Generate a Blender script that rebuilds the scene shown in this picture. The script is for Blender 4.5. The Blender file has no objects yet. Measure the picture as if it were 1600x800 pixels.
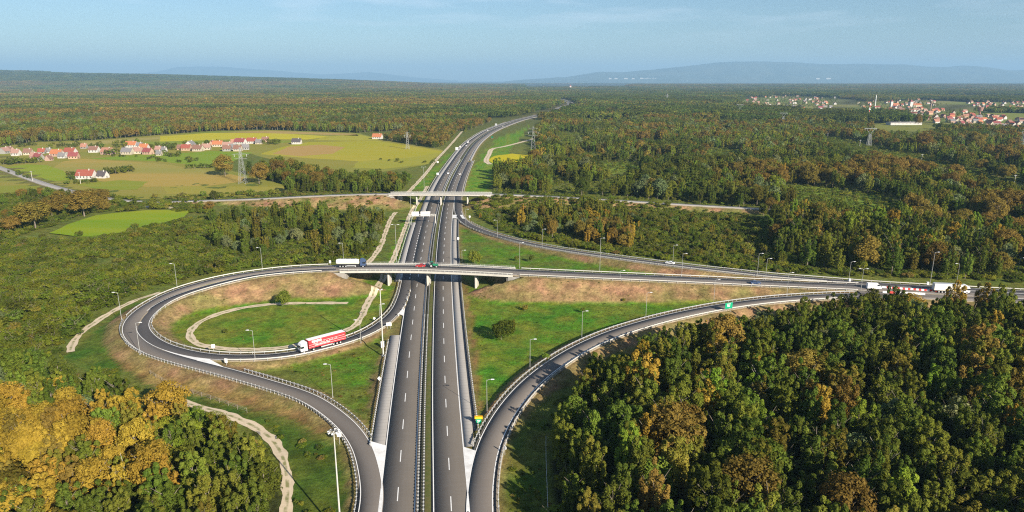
import bpy, math, random
import numpy as np
from mathutils import Vector, Matrix

# ------------------------------------------------------------------ scene, camera, light
sc = bpy.context.scene
C = sc.collection
F = 1066.0                       # focal length in pixels of the 1600 px photograph
PITCH = math.atan(275.0 / F)
CH = 90.0                        # drone height above the motorway
SP, CP = math.sin(PITCH), math.cos(PITCH)

cam = bpy.data.objects.new('camera', bpy.data.cameras.new('camera'))
C.objects.link(cam)
cam.data.sensor_width = 36.0
cam.data.lens = F / 1600.0 * 36.0
cam.data.clip_start = 1.0
cam.data.clip_end = 120000.0
cam.location = (0, 0, CH)
cam.rotation_euler = (math.radians(90) - PITCH, 0, 0)
sc.camera = cam

SUN_EL = math.radians(24.0)
SUN_AZ = math.atan2(0.62, -0.785)          # to the sun: behind the camera, to its right
TO_SUN = Vector((math.sin(SUN_AZ) * math.cos(SUN_EL), math.cos(SUN_AZ) * math.cos(SUN_EL), math.sin(SUN_EL)))
sun = bpy.data.objects.new('sun', bpy.data.lights.new('sun', 'SUN'))
C.objects.link(sun)
sun.data.energy = 5.0
sun.data.angle = math.radians(0.5)
sun.data.color = (1.0, 0.90, 0.76)
sun.rotation_euler = (-TO_SUN).to_track_quat('-Z', 'Y').to_euler()

world = bpy.data.worlds.new('World')
sc.world = world
world.use_nodes = True
wn, wl = world.node_tree.nodes, world.node_tree.links
wn.clear()
w_out = wn.new('ShaderNodeOutputWorld')
w_bg = wn.new('ShaderNodeBackground')
w_sky = wn.new('ShaderNodeTexSky')
w_sky.sky_type = 'NISHITA'
w_sky.sun_disc = False
w_sky.sun_elevation = SUN_EL
w_sky.sun_rotation = SUN_AZ
w_sky.altitude = 100
w_sky.air_density = 1.0
w_sky.dust_density = 0.4
w_sky.ozone_density = 2.0
w_bg.inputs['Strength'].default_value = 0.070
# thin high cloud: streaky noise over the direction of view
w_co = wn.new('ShaderNodeTexCoord')
w_map = wn.new('ShaderNodeMapping')
w_map.inputs['Scale'].default_value = (3.2, 3.2, 26.0)
w_map.inputs['Rotation'].default_value = (0.0, 0.06, 0.0)
w_noise = wn.new('ShaderNodeTexNoise')
w_noise.inputs['Scale'].default_value = 1.6
w_noise.inputs['Detail'].default_value = 6.0
w_noise.inputs['Roughness'].default_value = 0.55
w_ramp = wn.new('ShaderNodeMapRange')
w_ramp.inputs['From Min'].default_value = 0.49
w_ramp.inputs['From Max'].default_value = 0.80
w_ramp.inputs['To Max'].default_value = 0.55
w_sep = wn.new('ShaderNodeSeparateXYZ')
w_alt = wn.new('ShaderNodeMapRange')
w_alt.inputs['From Min'].default_value = 0.02
w_alt.inputs['From Max'].default_value = 0.12
w_mul = wn.new('ShaderNodeMath'); w_mul.operation = 'MULTIPLY'
w_mix = wn.new('ShaderNodeMix'); w_mix.data_type = 'RGBA'
w_mix.inputs[7].default_value = (7.4, 7.9, 8.6, 1)
wl.new(w_co.outputs['Generated'], w_map.inputs['Vector'])
wl.new(w_map.outputs['Vector'], w_noise.inputs['Vector'])
wl.new(w_noise.outputs[0], w_ramp.inputs['Value'])
wl.new(w_co.outputs['Generated'], w_sep.inputs[0])
wl.new(w_sep.outputs['Z'], w_alt.inputs['Value'])
wl.new(w_ramp.outputs[0], w_mul.inputs[0])
wl.new(w_alt.outputs[0], w_mul.inputs[1])
wl.new(w_mul.outputs[0], w_mix.inputs[0])
w_tint = wn.new('ShaderNodeMix'); w_tint.data_type = 'RGBA'; w_tint.blend_type = 'MULTIPLY'
w_tint.inputs[0].default_value = 1.0
w_tint.inputs[7].default_value = (0.56, 0.655, 0.745, 1)
wl.new(w_sky.outputs[0], w_tint.inputs[6])
wl.new(w_tint.outputs[2], w_mix.inputs[6])
wl.new(w_mix.outputs[2], w_bg.inputs['Color'])
wl.new(w_bg.outputs[0], w_out.inputs['Surface'])

sc.view_settings.view_transform = 'Standard'
sc.view_settings.look = 'None'
sc.view_settings.exposure = 1.12
sc.view_settings.gamma = 1.0
sc.view_settings.use_curve_mapping = False

HAZE_DENSITY = 1.0 / 18000.0
HAZE_COLOR = (0.35, 0.605, 0.88, 1)

try:
    sc.cycles.max_bounces = 5
    sc.cycles.diffuse_bounces = 2
    sc.cycles.glossy_bounces = 2
    sc.cycles.transmission_bounces = 3
    sc.cycles.volume_bounces = 0
    sc.cycles.caustics_reflective = False
    sc.cycles.caustics_refractive = False
    sc.cycles.use_denoising = False
    sc.cycles.pixel_filter_type = 'BLACKMAN_HARRIS'
    sc.cycles.filter_width = 1.15
except Exception:
    pass

rnd = random.Random(7)
nr = np.random.default_rng(11)

# ------------------------------------------------------------------ where things stand
def at(x, y, z=0.0):
    """the ground point seen at photograph pixel (x, y) when the ground there is z high"""
    cx, cy = (x - 800.0) / F, (400.0 - y) / F
    d = (cx, CP + cy * SP, -SP + cy * CP)
    t = (z - CH) / d[2]
    return (d[0] * t, d[1] * t, z)

def px(X, Y, Z):
    yc = (Z - CH) * CP + Y * SP
    zc = np.maximum(Y * CP - (Z - CH) * SP, 1e-3)
    return 800.0 + F * X / zc, 400.0 - F * yc / zc

def z_for_row(Y, y):
    v = (400.0 - y) / F
    return CH + Y * (v * CP - SP) / (CP + v * SP)

def inside(poly, x, y):
    x, y = np.asarray(x, float), np.asarray(y, float)
    r = np.zeros(x.shape, bool)
    n = len(poly)
    for i in range(n):
        x0, y0 = poly[i]; x1, y1 = poly[(i + 1) % n]
        if y0 == y1:
            continue
        c = ((y0 > y) != (y1 > y)) & (x < (x1 - x0) * (y - y0) / (y1 - y0) + x0)
        r ^= c
    return r

_perm = np.random.default_rng(3).random((256, 256))
def vnoise(x, y):
    x, y = np.asarray(x, float), np.asarray(y, float)
    xi, yi = np.floor(x).astype(int), np.floor(y).astype(int)
    fx, fy = x - xi, y - yi
    fx, fy = fx * fx * (3 - 2 * fx), fy * fy * (3 - 2 * fy)
    g = lambda a, b: _perm[a % 256, b % 256]
    return (g(xi, yi) * (1 - fx) + g(xi + 1, yi) * fx) * (1 - fy) + (g(xi, yi + 1) * (1 - fx) + g(xi + 1, yi + 1) * fx) * fy

def fbm(x, y, o=3):
    s, a, t = 0, 1.0, 0
    for i in range(o):
        s = s + a * vnoise(x * 2 ** i + 17 * i, y * 2 ** i + 5 * i); t += a; a *= .5
    return s / t

def smooth(pts, step):
    """Catmull-Rom through the points, resampled every step metres"""
    P = np.array(pts, float)
    P = np.vstack([2 * P[0] - P[1], P, 2 * P[-1] - P[-2]])
    out = []
    for i in range(1, len(P) - 2):
        p0, p1, p2, p3 = P[i - 1], P[i], P[i + 1], P[i + 2]
        # centripetal knots keep uneven spacing smooth
        t0 = 0.0
        t1 = t0 + max(np.linalg.norm(p1 - p0), 1e-6) ** .5
        t2 = t1 + max(np.linalg.norm(p2 - p1), 1e-6) ** .5
        t3 = t2 + max(np.linalg.norm(p3 - p2), 1e-6) ** .5
        n = max(4, int(np.linalg.norm(p2 - p1) / (step * .5)))
        for t in np.linspace(t1, t2, n, endpoint=False):
            A1 = (t1 - t) / (t1 - t0) * p0 + (t - t0) / (t1 - t0) * p1
            A2 = (t2 - t) / (t2 - t1) * p1 + (t - t1) / (t2 - t1) * p2
            A3 = (t3 - t) / (t3 - t2) * p2 + (t - t2) / (t3 - t2) * p3
            B1 = (t2 - t) / (t2 - t0) * A1 + (t - t0) / (t2 - t0) * A2
            B2 = (t3 - t) / (t3 - t1) * A2 + (t - t1) / (t3 - t1) * A3
            out.append((t2 - t) / (t2 - t1) * B1 + (t - t1) / (t2 - t1) * B2)
    out.append(P[-2])
    Q = np.array(out)
    for _ in range(3):
        Q[1:-1] = .25 * Q[:-2] + .5 * Q[1:-1] + .25 * Q[2:]
    s = np.concatenate([[0], np.cumsum(np.linalg.norm(np.diff(Q[:, :2], axis=0), axis=1))])
    m = max(2, int(s[-1] / step) + 1)
    t = np.linspace(0, s[-1], m)
    return np.stack([np.interp(t, s, Q[:, k]) for k in range(3)], 1)

class Path:
    def __init__(self, pts, step=2.0):
        self.p = smooth(pts, step)
        for _ in range(4):
            q = self.p.copy(); q[1:-1] = .25 * q[:-2] + .5 * q[1:-1] + .25 * q[2:]; self.p = q
        d = np.gradient(self.p[:, :2], axis=0)
        d /= np.linalg.norm(d, axis=1)[:, None]
        self.t = d
        self.n = np.stack([d[:, 1], -d[:, 0]], 1)       # to the right of travel
        self.s = np.concatenate([[0], np.cumsum(np.linalg.norm(np.diff(self.p[:, :2], axis=0), axis=1))])
        self.L = self.s[-1]
    def at(self, s, off=0.0):
        s = np.clip(s, 0, self.L)
        f = lambda a: np.interp(s, self.s, a)
        return np.stack([f(self.p[:, 0]) + f(self.n[:, 0]) * off, f(self.p[:, 1]) + f(self.n[:, 1]) * off, f(self.p[:, 2])], -1)
    def heading(self, s):
        return math.atan2(np.interp(s, self.s, self.t[:, 1]), np.interp(s, self.s, self.t[:, 0]))
    def nearest(self, x, y):
        return self.s[np.argmin((self.p[:, 0] - x) ** 2 + (self.p[:, 1] - y) ** 2)]
    def s_px(self, x, y):
        u, v = px(self.p[:, 0], self.p[:, 1], self.p[:, 2])
        return self.s[np.argmin((u - x) ** 2 + (v - y) ** 2)]

def W(l):
    return [at(*q) for q in l]

m0 = at(662.7, 800); m1 = at(665.5, 600)
k = (m0[0] - m1[0]) / (m0[1] - m1[1])
mw_pts = [(m0[0] + k * (y - m0[1]), y, 0) for y in (20, 60, 100)] + W([(662.7, 800), (665.5, 600), (672.5, 440), (680.5, 362), (691, 310), (702.5, 280), (716.5, 255), (733, 230), (744, 219), (765, 205), (789, 195), (813, 187), (838, 181)]) + W([(862, 174), (880, 167), (892, 163), (887, 159), (876, 155)])
motorway = Path(mw_pts, 3.0)

exit_lane = Path([tuple(motorway.at(s, -11.7)) for s in (motorway.s_px(686, 330), motorway.s_px(680, 365), motorway.s_px(677, 395), motorway.s_px(674, 420))] +
                 W([(634, 441, 0), (629, 463, 0.05), (616.5, 488, .2), (583, 515, .5), (548, 530.5, .7), (505, 542.5, .9), (465, 552, 1.0), (430, 556.5, 1.1), (395, 558.5, 1.2), (350, 558.5, 1.4), (312, 555, 1.5), (275, 547, 1.6), (247, 536.5, 1.8), (228.5, 522.5, 2.0), (222, 508, 2.3), (231, 492, 2.7), (253, 474.5, 3.4), (284, 460.5, 4.2), (325, 448, 5.1), (360, 439, 5.8), (400, 431, 6.4), (460, 424.5, 7), (525, 421, 7.1)]))
entry_lane = Path(W([(525, 416.8, 7.1), (460, 419.6, 7), (400, 426.2, 6.4), (360, 432.5, 5.8), (325, 440.3, 5.1), (275, 455.5, 4.2), (231, 478, 3.2), (209, 496.5, 2.7), (202, 512, 2.3), (207, 526.5, 2.0), (224, 541.5, 1.8), (250, 553.5, 1.6), (283, 563.7, 1.5), (325, 574.5, 1.4), (365, 585, 1.2), (400, 595, 1.1), (440, 607, .95), (480, 621, .8), (513, 641, .6), (543.5, 667, .35), (564, 696, .1), (572, 718, 0.02)]) +
                  [tuple(motorway.at(s, -11.7)) for s in (motorway.s_px(663.5, 765), motorway.s_px(662.5, 810), motorway.s_px(661.5, 900), 0.0)])
overpass = Path(W([(518, 419.3, 7.05), (560, 418.6, 7.2), (610, 418.4, 7.3), (660, 419, 7.4), (710, 420.6, 7.4), (760, 422.8, 7.3), (800, 425, 7.1), (870, 428.2, 6.6), (960, 432.2, 5.8), (1100, 438.2, 4.4), (1200, 443, 3.5), (1300, 447.3, 2.8), (1360, 450, 2.5), (1450, 454.5, 2.2), (1600, 463, 2.0), (1800, 476, 2.0)]))
upper_ramp = Path([tuple(motorway.at(s, 11.7)) for s in (motorway.s_px(718, 254), motorway.s_px(702, 280), motorway.s_px(694, 302))] +
                  W([(715.5, 318, 0), (715.8, 330, 0.02), (721, 341.5, .1), (733, 351, .3), (752, 359.7, .5), (775, 367.5, .8), (800, 374.5, 1.0), (850, 385.5, 1.4), (900, 393.8, 1.8), (950, 400.8, 2.2), (1000, 407.5, 2.5), (1050, 413.8, 2.8), (1100, 419.8, 3.0), (1150, 425.2, 3.0), (1200, 430.6, 2.9), (1300, 438.6, 2.6), (1360, 443.5, 2.4), (1450, 449, 2.2), (1600, 457, 2.0), (1800, 468, 2.0)]))
lower_ramp = Path(W([(1800, 478, 2), (1600, 470, 2), (1450, 463, 2.1), (1350, 461.3, 2.2), (1270, 464.3, 2.2), (1200, 469.8, 2.2), (1137, 477.8, 2.2), (1100, 484.3, 2.2), (1050, 494.8, 2.1), (1000, 508, 2.0), (950, 524.5, 1.8), (900, 547.8, 1.6), (857, 575.5, 1.3), (822, 605.5, 1.0), (793, 640.5, .6), (771.5, 678, .25), (759.5, 711, .05), (752.5, 750, 0)]) +
                  [tuple(motorway.at(s, 11.9)) for s in (motorway.s_px(662.5, 810), motorway.s_px(661.5, 900), 0.0)])
far_road = Path(W([(-60, 238, 0), (0, 262, 0), (40, 277, 0), (82, 291, 0), (130, 303, 0), (190, 313, .1), (255, 315.5, .4), (325, 313.3, 1.2), (400, 310.8, 3.2), (500, 305.8, 6.2), (560, 303.8, 7.3), (610, 303, 7.8), (690, 302.8, 7.9), (765, 303.6, 7.8), (820, 305.5, 7.0), (900, 309.5, 5.6), (1000, 315.5, 3.8), (1100, 321.5, 2.4), (1200, 327, 1.4), (1320, 334, .7), (1460, 345, .3), (1600, 357, .2), (1800, 374, .1)]))

B1 = (overpass.s_px(548, 419), overpass.s_px(792, 425))
B2 = (far_road.s_px(617, 303), far_road.s_px(762, 303.5))

TRACKS = {
    'track_left': (W([(262, 616), (300, 630), (355, 645), (395, 662), (425, 682), (440, 705), (447, 730), (450, 760), (447, 790), (440, 830), (430, 900)]), 2.7),
    'ring_track': (W([(543, 472.5), (480, 472), (430, 473), (395, 475.5), (350, 485), (315, 498), (298, 512), (294, 524), (303, 534), (330, 541), (365, 544), (400, 544.5), (440, 541), (474, 536), (505, 528), (542, 515), (560, 502), (573, 475), (590, 448), (600, 432), (606, 421), (620, 390), (632, 358), (643, 330), (652, 318), (668, 290)]), 2.9),
    'loop_track': (W([(108, 548), (113, 533), (122, 520), (138, 509), (160, 494), (190, 477.5), (222, 464), (252, 455)]), 2.6),
    'scrub_track': (W([(572, 412), (580, 404), (592, 388), (603, 360), (612, 338), (618, 331)]), 2.8),
    'short_track': (W([(228, 323), (236, 319.5), (260, 323), (292, 326)]), 4.5),
    'field_track': (W([(835, 216), (817, 221), (785, 229), (771, 231.5), (764, 241), (760, 252), (766, 256)]), 6.0),
    'side_track': (W([(722, 205), (700, 230), (683, 248), (664, 272), (645, 292), (632, 306), (622, 322)]), 3.4),
}
TRACKS = {n: (Path([(a, b, 0) for a, b, _ in p], 3.0), w) for n, (p, w) in TRACKS.items()}

# ------------------------------------------------------------------ materials
def mat(name, color, rough=.8, spec=.3, metal=0.0):
    m = bpy.data.materials.new(name); m.use_nodes = True
    b = m.node_tree.nodes['Principled BSDF']
    b.inputs['Base Color'].default_value = (*color, 1)
    b.inputs['Roughness'].default_value = rough
    b.inputs['Specular IOR Level'].default_value = spec
    b.inputs['Metallic'].default_value = metal
    return m

def noisy(name, c1, c2, scale=1.0, rough=.9, spec=.2, detail=6, lo=.35, hi=.65, bump=0.0, coords='Object', stretch=(1, 1, 1), third=None):
    """two colours blended by noise, with an optional third one in larger patches"""
    m = mat(name, c1, rough, spec)
    nt = m.node_tree; N, L = nt.nodes, nt.links
    b = N['Principled BSDF']
    tc = N.new('ShaderNodeTexCoord'); mp = N.new('ShaderNodeMapping')
    mp.inputs['Scale'].default_value = stretch
    no = N.new('ShaderNodeTexNoise'); no.inputs['Scale'].default_value = scale; no.inputs['Detail'].default_value = detail
    no.inputs['Roughness'].default_value = .62
    mr = N.new('ShaderNodeMapRange'); mr.inputs['From Min'].default_value = lo; mr.inputs['From Max'].default_value = hi
    mx = N.new('ShaderNodeMix'); mx.data_type = 'RGBA'
    mx.inputs[6].default_value = (*c1, 1); mx.inputs[7].default_value = (*c2, 1)
    L.new(tc.outputs[coords], mp.inputs[0]); L.new(mp.outputs[0], no.inputs['Vector'])
    L.new(no.outputs[0], mr.inputs[0]); L.new(mr.outputs[0], mx.inputs[0])
    out = mx.outputs[2]
    if third:
        n2 = N.new('ShaderNodeTexNoise'); n2.inputs['Scale'].default_value = scale * .17; n2.inputs['Detail'].default_value = 4
        m2 = N.new('ShaderNodeMapRange'); m2.inputs['From Min'].default_value = .5; m2.inputs['From Max'].default_value = .68; m2.inputs['To Max'].default_value = .8
        x2 = N.new('ShaderNodeMix'); x2.data_type = 'RGBA'; x2.inputs[7].default_value = (*third, 1)
        L.new(mp.outputs[0], n2.inputs['Vector']); L.new(n2.outputs[0], m2.inputs[0]); L.new(m2.outputs[0], x2.inputs[0]); L.new(out, x2.inputs[6])
        out = x2.outputs[2]
    L.new(out, b.inputs['Base Color'])
    if bump:
        bp = N.new('ShaderNodeBump'); bp.inputs['Strength'].default_value = bump; bp.inputs['Distance'].default_value = .5
        L.new(no.outputs[0], bp.inputs['Height']); L.new(bp.outputs[0], b.inputs['Normal'])
    return m

def road_mat(name, c1, c2):
    """asphalt: fine grain, long streaks along the lane, faint patches; UV is (metres across, metres along)"""
    m = mat(name, c1, .85, .25)
    N, L = m.node_tree.nodes, m.node_tree.links
    b = N['Principled BSDF']
    uv = N.new('ShaderNodeUVMap'); mp = N.new('ShaderNodeMapping'); mp.inputs['Scale'].default_value = (2.2, .012, 1)
    n1 = N.new('ShaderNodeTexNoise'); n1.inputs['Scale'].default_value = 1.0; n1.inputs['Detail'].default_value = 4
    mp2 = N.new('ShaderNodeMapping'); mp2.inputs['Scale'].default_value = (.12, .05, 1)
    n2 = N.new('ShaderNodeTexNoise'); n2.inputs['Scale'].default_value = 1.0; n2.inputs['Detail'].default_value = 9; n2.inputs['Roughness'].default_value = .75
    ad = N.new('ShaderNodeMath'); ad.operation = 'ADD'
    mr = N.new('ShaderNodeMapRange'); mr.inputs['From Min'].default_value = .55; mr.inputs['From Max'].default_value = 1.45
    mx = N.new('ShaderNodeMix'); mx.data_type = 'RGBA'
    mx.inputs[6].default_value = (*c1, 1); mx.inputs[7].default_value = (*c2, 1)
    L.new(uv.outputs[0], mp.inputs[0]); L.new(mp.outputs[0], n1.inputs['Vector'])
    L.new(uv.outputs[0], mp2.inputs[0]); L.new(mp2.outputs[0], n2.inputs['Vector'])
    mp3 = N.new('ShaderNodeMapping'); mp3.inputs['Scale'].default_value = (.10, 1.1, 1)
    n3 = N.new('ShaderNodeTexNoise'); n3.inputs['Scale'].default_value = 1.0; n3.inputs['Detail'].default_value = 5
    L.new(uv.outputs[0], mp3.inputs[0]); L.new(mp3.outputs[0], n3.inputs['Vector'])
    av = N.new('ShaderNodeMath'); av.operation = 'MULTIPLY_ADD'; av.inputs[1].default_value = .5
    hf = N.new('ShaderNodeMath'); hf.operation = 'MULTIPLY'; hf.inputs[1].default_value = .5
    L.new(n1.outputs[0], hf.inputs[0]); L.new(n3.outputs[0], av.inputs[0]); L.new(hf.outputs[0], av.inputs[2])
    L.new(av.outputs[0], ad.inputs[0]); L.new(n2.outputs[0], ad.inputs[1]); L.new(ad.outputs[0], mr.inputs[0]); L.new(mr.outputs[0], mx.inputs[0])
    L.new(mx.outputs[2], b.inputs['Base Color'])
    return m

def slab_mat(name, c1, c2, joint):
    """concrete shoulder: slabs with thin darker cross joints"""
    m = road_mat(name, c1, c2)
    N, L = m.node_tree.nodes, m.node_tree.links
    b = N['Principled BSDF']
    src = b.inputs['Base Color'].links[0].from_socket
    uv = [n for n in N if n.type == 'UVMAP'][0]
    sp = N.new('ShaderNodeSeparateXYZ'); L.new(uv.outputs[0], sp.inputs[0])
    dv = N.new('ShaderNodeMath'); dv.operation = 'FRACT'
    ml = N.new('ShaderNodeMath'); ml.operation = 'MULTIPLY'; ml.inputs[1].default_value = 1 / 1.9
    L.new(sp.outputs['Y'], ml.inputs[0]); L.new(ml.outputs[0], dv.inputs[0])
    lt = N.new('ShaderNodeMath'); lt.operation = 'LESS_THAN'; lt.inputs[1].default_value = .12
    L.new(dv.outputs[0], lt.inputs[0])
    mx = N.new('ShaderNodeMix'); mx.data_type = 'RGBA'; mx.inputs[7].default_value = (*joint, 1)
    sc_ = N.new('ShaderNodeMath'); sc_.operation = 'MULTIPLY'; sc_.inputs[1].default_value = .45
    L.new(lt.outputs[0], sc_.inputs[0]); L.new(sc_.outputs[0], mx.inputs[0]); L.new(src, mx.inputs[6]); L.new(mx.outputs[2], b.inputs['Base Color'])
    return m

M = {}
M['asphalt'] = road_mat('weathered_asphalt', (.114, .101, .087), (.148, .131, .113))
M['asphalt_dark'] = road_mat('fresh_asphalt', (.064, .060, .060), (.088, .083, .082))
M['asphalt_ramp'] = road_mat('ramp_asphalt', (.134, .117, .102), (.172, .152, .134))
M['shoulder'] = slab_mat('shoulder_concrete', (.27, .255, .235), (.36, .34, .315), (.20, .19, .175))
M['gutter'] = noisy('gutter_gravel', (.075, .075, .08), (.13, .13, .13), 2.0)
M['verge'] = noisy('verge_gravel', (.20, .165, .115), (.30, .255, .19), 1.1, third=(.13, .13, .05))
M['paint'] = noisy('road_paint', (.78, .77, .74), (.62, .61, .58), 1.5, .6, .3, lo=.45, hi=.8)
M['paint_yellow'] = noisy('pale_edge_paint', (.62, .58, .40), (.50, .46, .32), .8, .6, .3)
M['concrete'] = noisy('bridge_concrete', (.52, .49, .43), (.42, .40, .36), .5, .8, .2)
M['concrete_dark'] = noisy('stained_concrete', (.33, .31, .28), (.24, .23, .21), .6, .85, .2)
M['galv'] = mat('galvanised_steel', (.55, .56, .57), .45, .5, .35)
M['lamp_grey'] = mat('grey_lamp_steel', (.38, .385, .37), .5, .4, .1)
M['galv_rail'] = mat('dark_rail_steel', (.36, .365, .37), .5, .5, .3)  # one even darker grey for the rails, set off by paler post caps
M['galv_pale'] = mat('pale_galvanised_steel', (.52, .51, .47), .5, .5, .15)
M['white'] = mat('white_vehicle_paint', (.80, .80, .80), .3, .5)
M['cream'] = mat('cream_tank_paint', (.76, .72, .62), .35, .5)
M['red'] = mat('red_tarpaulin', (.55, .035, .045), .5, .4)
M['dark'] = mat('dark_plastic', (.03, .03, .033), .5, .4)
M['rubber'] = mat('tyre_rubber', (.02, .02, .02), .9, .2)
M['glass'] = mat('tinted_window_glass', (.02, .028, .035), .08, .7)
M['navy'] = mat('dark_blue_paint', (.05, .08, .16), .35, .5)
M['green_paint'] = mat('green_vehicle_paint', (.02, .20, .10), .4, .5)
M['red_paint'] = mat('red_vehicle_paint', (.42, .03, .03), .4, .5)
M['sign_green'] = mat('green_sign_face', (.0, .30, .15), .45, .4)
M['sign_yellow'] = mat('yellow_sign_face', (.80, .52, .02), .45, .4)
M['sign_back'] = mat('sign_back_aluminium', (.62, .62, .62), .5, .4)
M['sign_white'] = mat('white_sign_face', (.80, .80, .78), .5, .4)
M['barrier_red'] = mat('red_plastic', (.60, .05, .04), .5, .4)
M['barrier_white'] = mat('white_plastic', (.80, .80, .80), .5, .4)
M['wood'] = mat('grey_fence_wood', (.25, .22, .18), .9, .2)
M['bark'] = noisy('bark', (.14, .11, .085), (.24, .21, .17), 1.2)
M['track'] = road_mat('dry_track_earth', (.42, .33, .21), (.68, .57, .42))
N, L = M['track'].node_tree.nodes, M['track'].node_tree.links
src = N['Principled BSDF'].inputs['Base Color'].links[0].from_socket          # a grassy middle between two wheel ruts
uvn = [n for n in N if n.type == 'UVMAP'][0]
sx_ = N.new('ShaderNodeSeparateXYZ'); ab_ = N.new('ShaderNodeMath'); ab_.operation = 'ABSOLUTE'
cm_ = N.new('ShaderNodeMapRange'); cm_.inputs['From Min'].default_value = .55; cm_.inputs['From Max'].default_value = .25
tn_ = N.new('ShaderNodeTexNoise'); tn_.inputs['Scale'].default_value = .35; tn_.inputs['Detail'].default_value = 5
tr_ = N.new('ShaderNodeMapRange'); tr_.inputs['From Min'].default_value = .42; tr_.inputs['From Max'].default_value = .56; tr_.inputs['To Max'].default_value = .85
tm_ = N.new('ShaderNodeMath'); tm_.operation = 'MULTIPLY'; tx_ = N.new('ShaderNodeMix'); tx_.data_type = 'RGBA'; tx_.inputs[7].default_value = (.16, .17, .05, 1)
L.new(uvn.outputs[0], sx_.inputs[0]); L.new(sx_.outputs['X'], ab_.inputs[0]); L.new(ab_.outputs[0], cm_.inputs[0]); L.new(uvn.outputs[0], tn_.inputs['Vector']); L.new(tn_.outputs[0], tr_.inputs[0])
L.new(cm_.outputs[0], tm_.inputs[0]); L.new(tr_.outputs[0], tm_.inputs[1]); L.new(tm_.outputs[0], tx_.inputs[0]); L.new(src, tx_.inputs[6]); L.new(tx_.outputs[2], N['Principled BSDF'].inputs['Base Color'])

def leaf_mat(name, col, alt, varv=.32, varh=.03):
    col, alt = (col[0], col[1] * 1.02, col[2] * .62), (alt[0], alt[1] * 1.02, alt[2] * .62)
    m = bpy.data.materials.new(name); m.use_nodes = True
    N, L = m.node_tree.nodes, m.node_tree.links
    N.clear()
    out = N.new('ShaderNodeOutputMaterial')
    df = N.new('ShaderNodeBsdfDiffuse'); tr = N.new('ShaderNodeBsdfTranslucent'); ms = N.new('ShaderNodeMixShader')
    ms.inputs[0].default_value = .32
    oi = N.new('ShaderNodeObjectInfo')
    tc = N.new('ShaderNodeTexCoord')
    no = N.new('ShaderNodeTexNoise'); no.inputs['Scale'].default_value = .55; no.inputs['Detail'].default_value = 3
    mx = N.new('ShaderNodeMix'); mx.data_type = 'RGBA'
    mx.inputs[6].default_value = (*col, 1); mx.inputs[7].default_value = (*alt, 1)
    mr = N.new('ShaderNodeMapRange'); mr.inputs['From Min'].default_value = .38; mr.inputs['From Max'].default_value = .66
    vm = N.new('ShaderNodeVectorMath'); vm.operation = 'ADD'
    sc_ = N.new('ShaderNodeVectorMath'); sc_.operation = 'SCALE'; sc_.inputs[0].default_value = (50, 31, 17)
    L.new(oi.outputs['Random'], sc_.inputs['Scale']); L.new(tc.outputs['Object'], vm.inputs[0]); L.new(sc_.outputs[0], vm.inputs[1])
    L.new(vm.outputs[0], no.inputs['Vector']); L.new(no.outputs[0], mr.inputs[0]); L.new(mr.outputs[0], mx.inputs[0])
    hsv = N.new('ShaderNodeHueSaturation')
    v = N.new('ShaderNodeMapRange'); v.inputs['To Min'].default_value = 1 - varv; v.inputs['To Max'].default_value = 1 + varv
    h = N.new('ShaderNodeMapRange'); h.inputs['To Min'].default_value = .5 - varh; h.inputs['To Max'].default_value = .5 + varh
    fr = N.new('ShaderNodeMath'); fr.operation = 'MULTIPLY'; fr.inputs[1].default_value = 7.31
    f2 = N.new('ShaderNodeMath'); f2.operation = 'FRACT'
    L.new(oi.outputs['Random'], v.inputs[0]); L.new(oi.outputs['Random'], fr.inputs[0]); L.new(fr.outputs[0], f2.inputs[0]); L.new(f2.outputs[0], h.inputs[0])
    L.new(v.outputs[0], hsv.inputs['Value']); L.new(h.outputs[0], hsv.inputs['Hue']); L.new(mx.outputs[2], hsv.inputs['Color'])
    L.new(hsv.outputs[0], df.inputs[0]); L.new(hsv.outputs[0], tr.inputs[0])
    L.new(df.outputs[0], ms.inputs[1]); L.new(tr.outputs[0], ms.inputs[2]); L.new(ms.outputs[0], out.inputs['Surface'])
    return m

LEAF = {
    'dark green': leaf_mat('dark_green_leaves', (.078, .102, .026), (.125, .145, .036)),
    'green': leaf_mat('green_leaves', (.115, .145, .032), (.165, .185, .044)),
    'olive': leaf_mat('olive_leaves', (.150, .150, .036), (.205, .185, .048)),
    'bright green': leaf_mat('bright_green_leaves', (.170, .225, .036), (.225, .265, .052), .2),
    'grey green': leaf_mat('grey_green_leaves', (.145, .175, .110), (.195, .215, .150), .2),
    'golden': leaf_mat('golden_leaves', (.285, .190, .044), (.355, .240, .060), .2, .012),
    'rusty': leaf_mat('rusty_leaves', (.185, .132, .046), (.240, .176, .060), .25, .015),
    'scrub': leaf_mat('scrub_leaves', (.100, .140, .024), (.155, .180, .036), .28, .015),
    'scrub yellow': leaf_mat('yellowing_scrub_leaves', (.155, .175, .030), (.200, .195, .042), .25, .012),
    'grass': leaf_mat('grass_blades', (.070, .145, .018), (.110, .165, .024), .35, .03),
    'dry grass': leaf_mat('dry_grass_blades', (.260, .195, .085), (.190, .180, .055), .3),
}

# ------------------------------------------------------------------ mesh helpers
def tag(o, label=None, cat=None, group=None, kind=None):
    if label: o['label'] = label
    if cat: o['category'] = cat
    if group: o['group'] = group
    if kind: o['kind'] = kind
    return o

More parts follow.
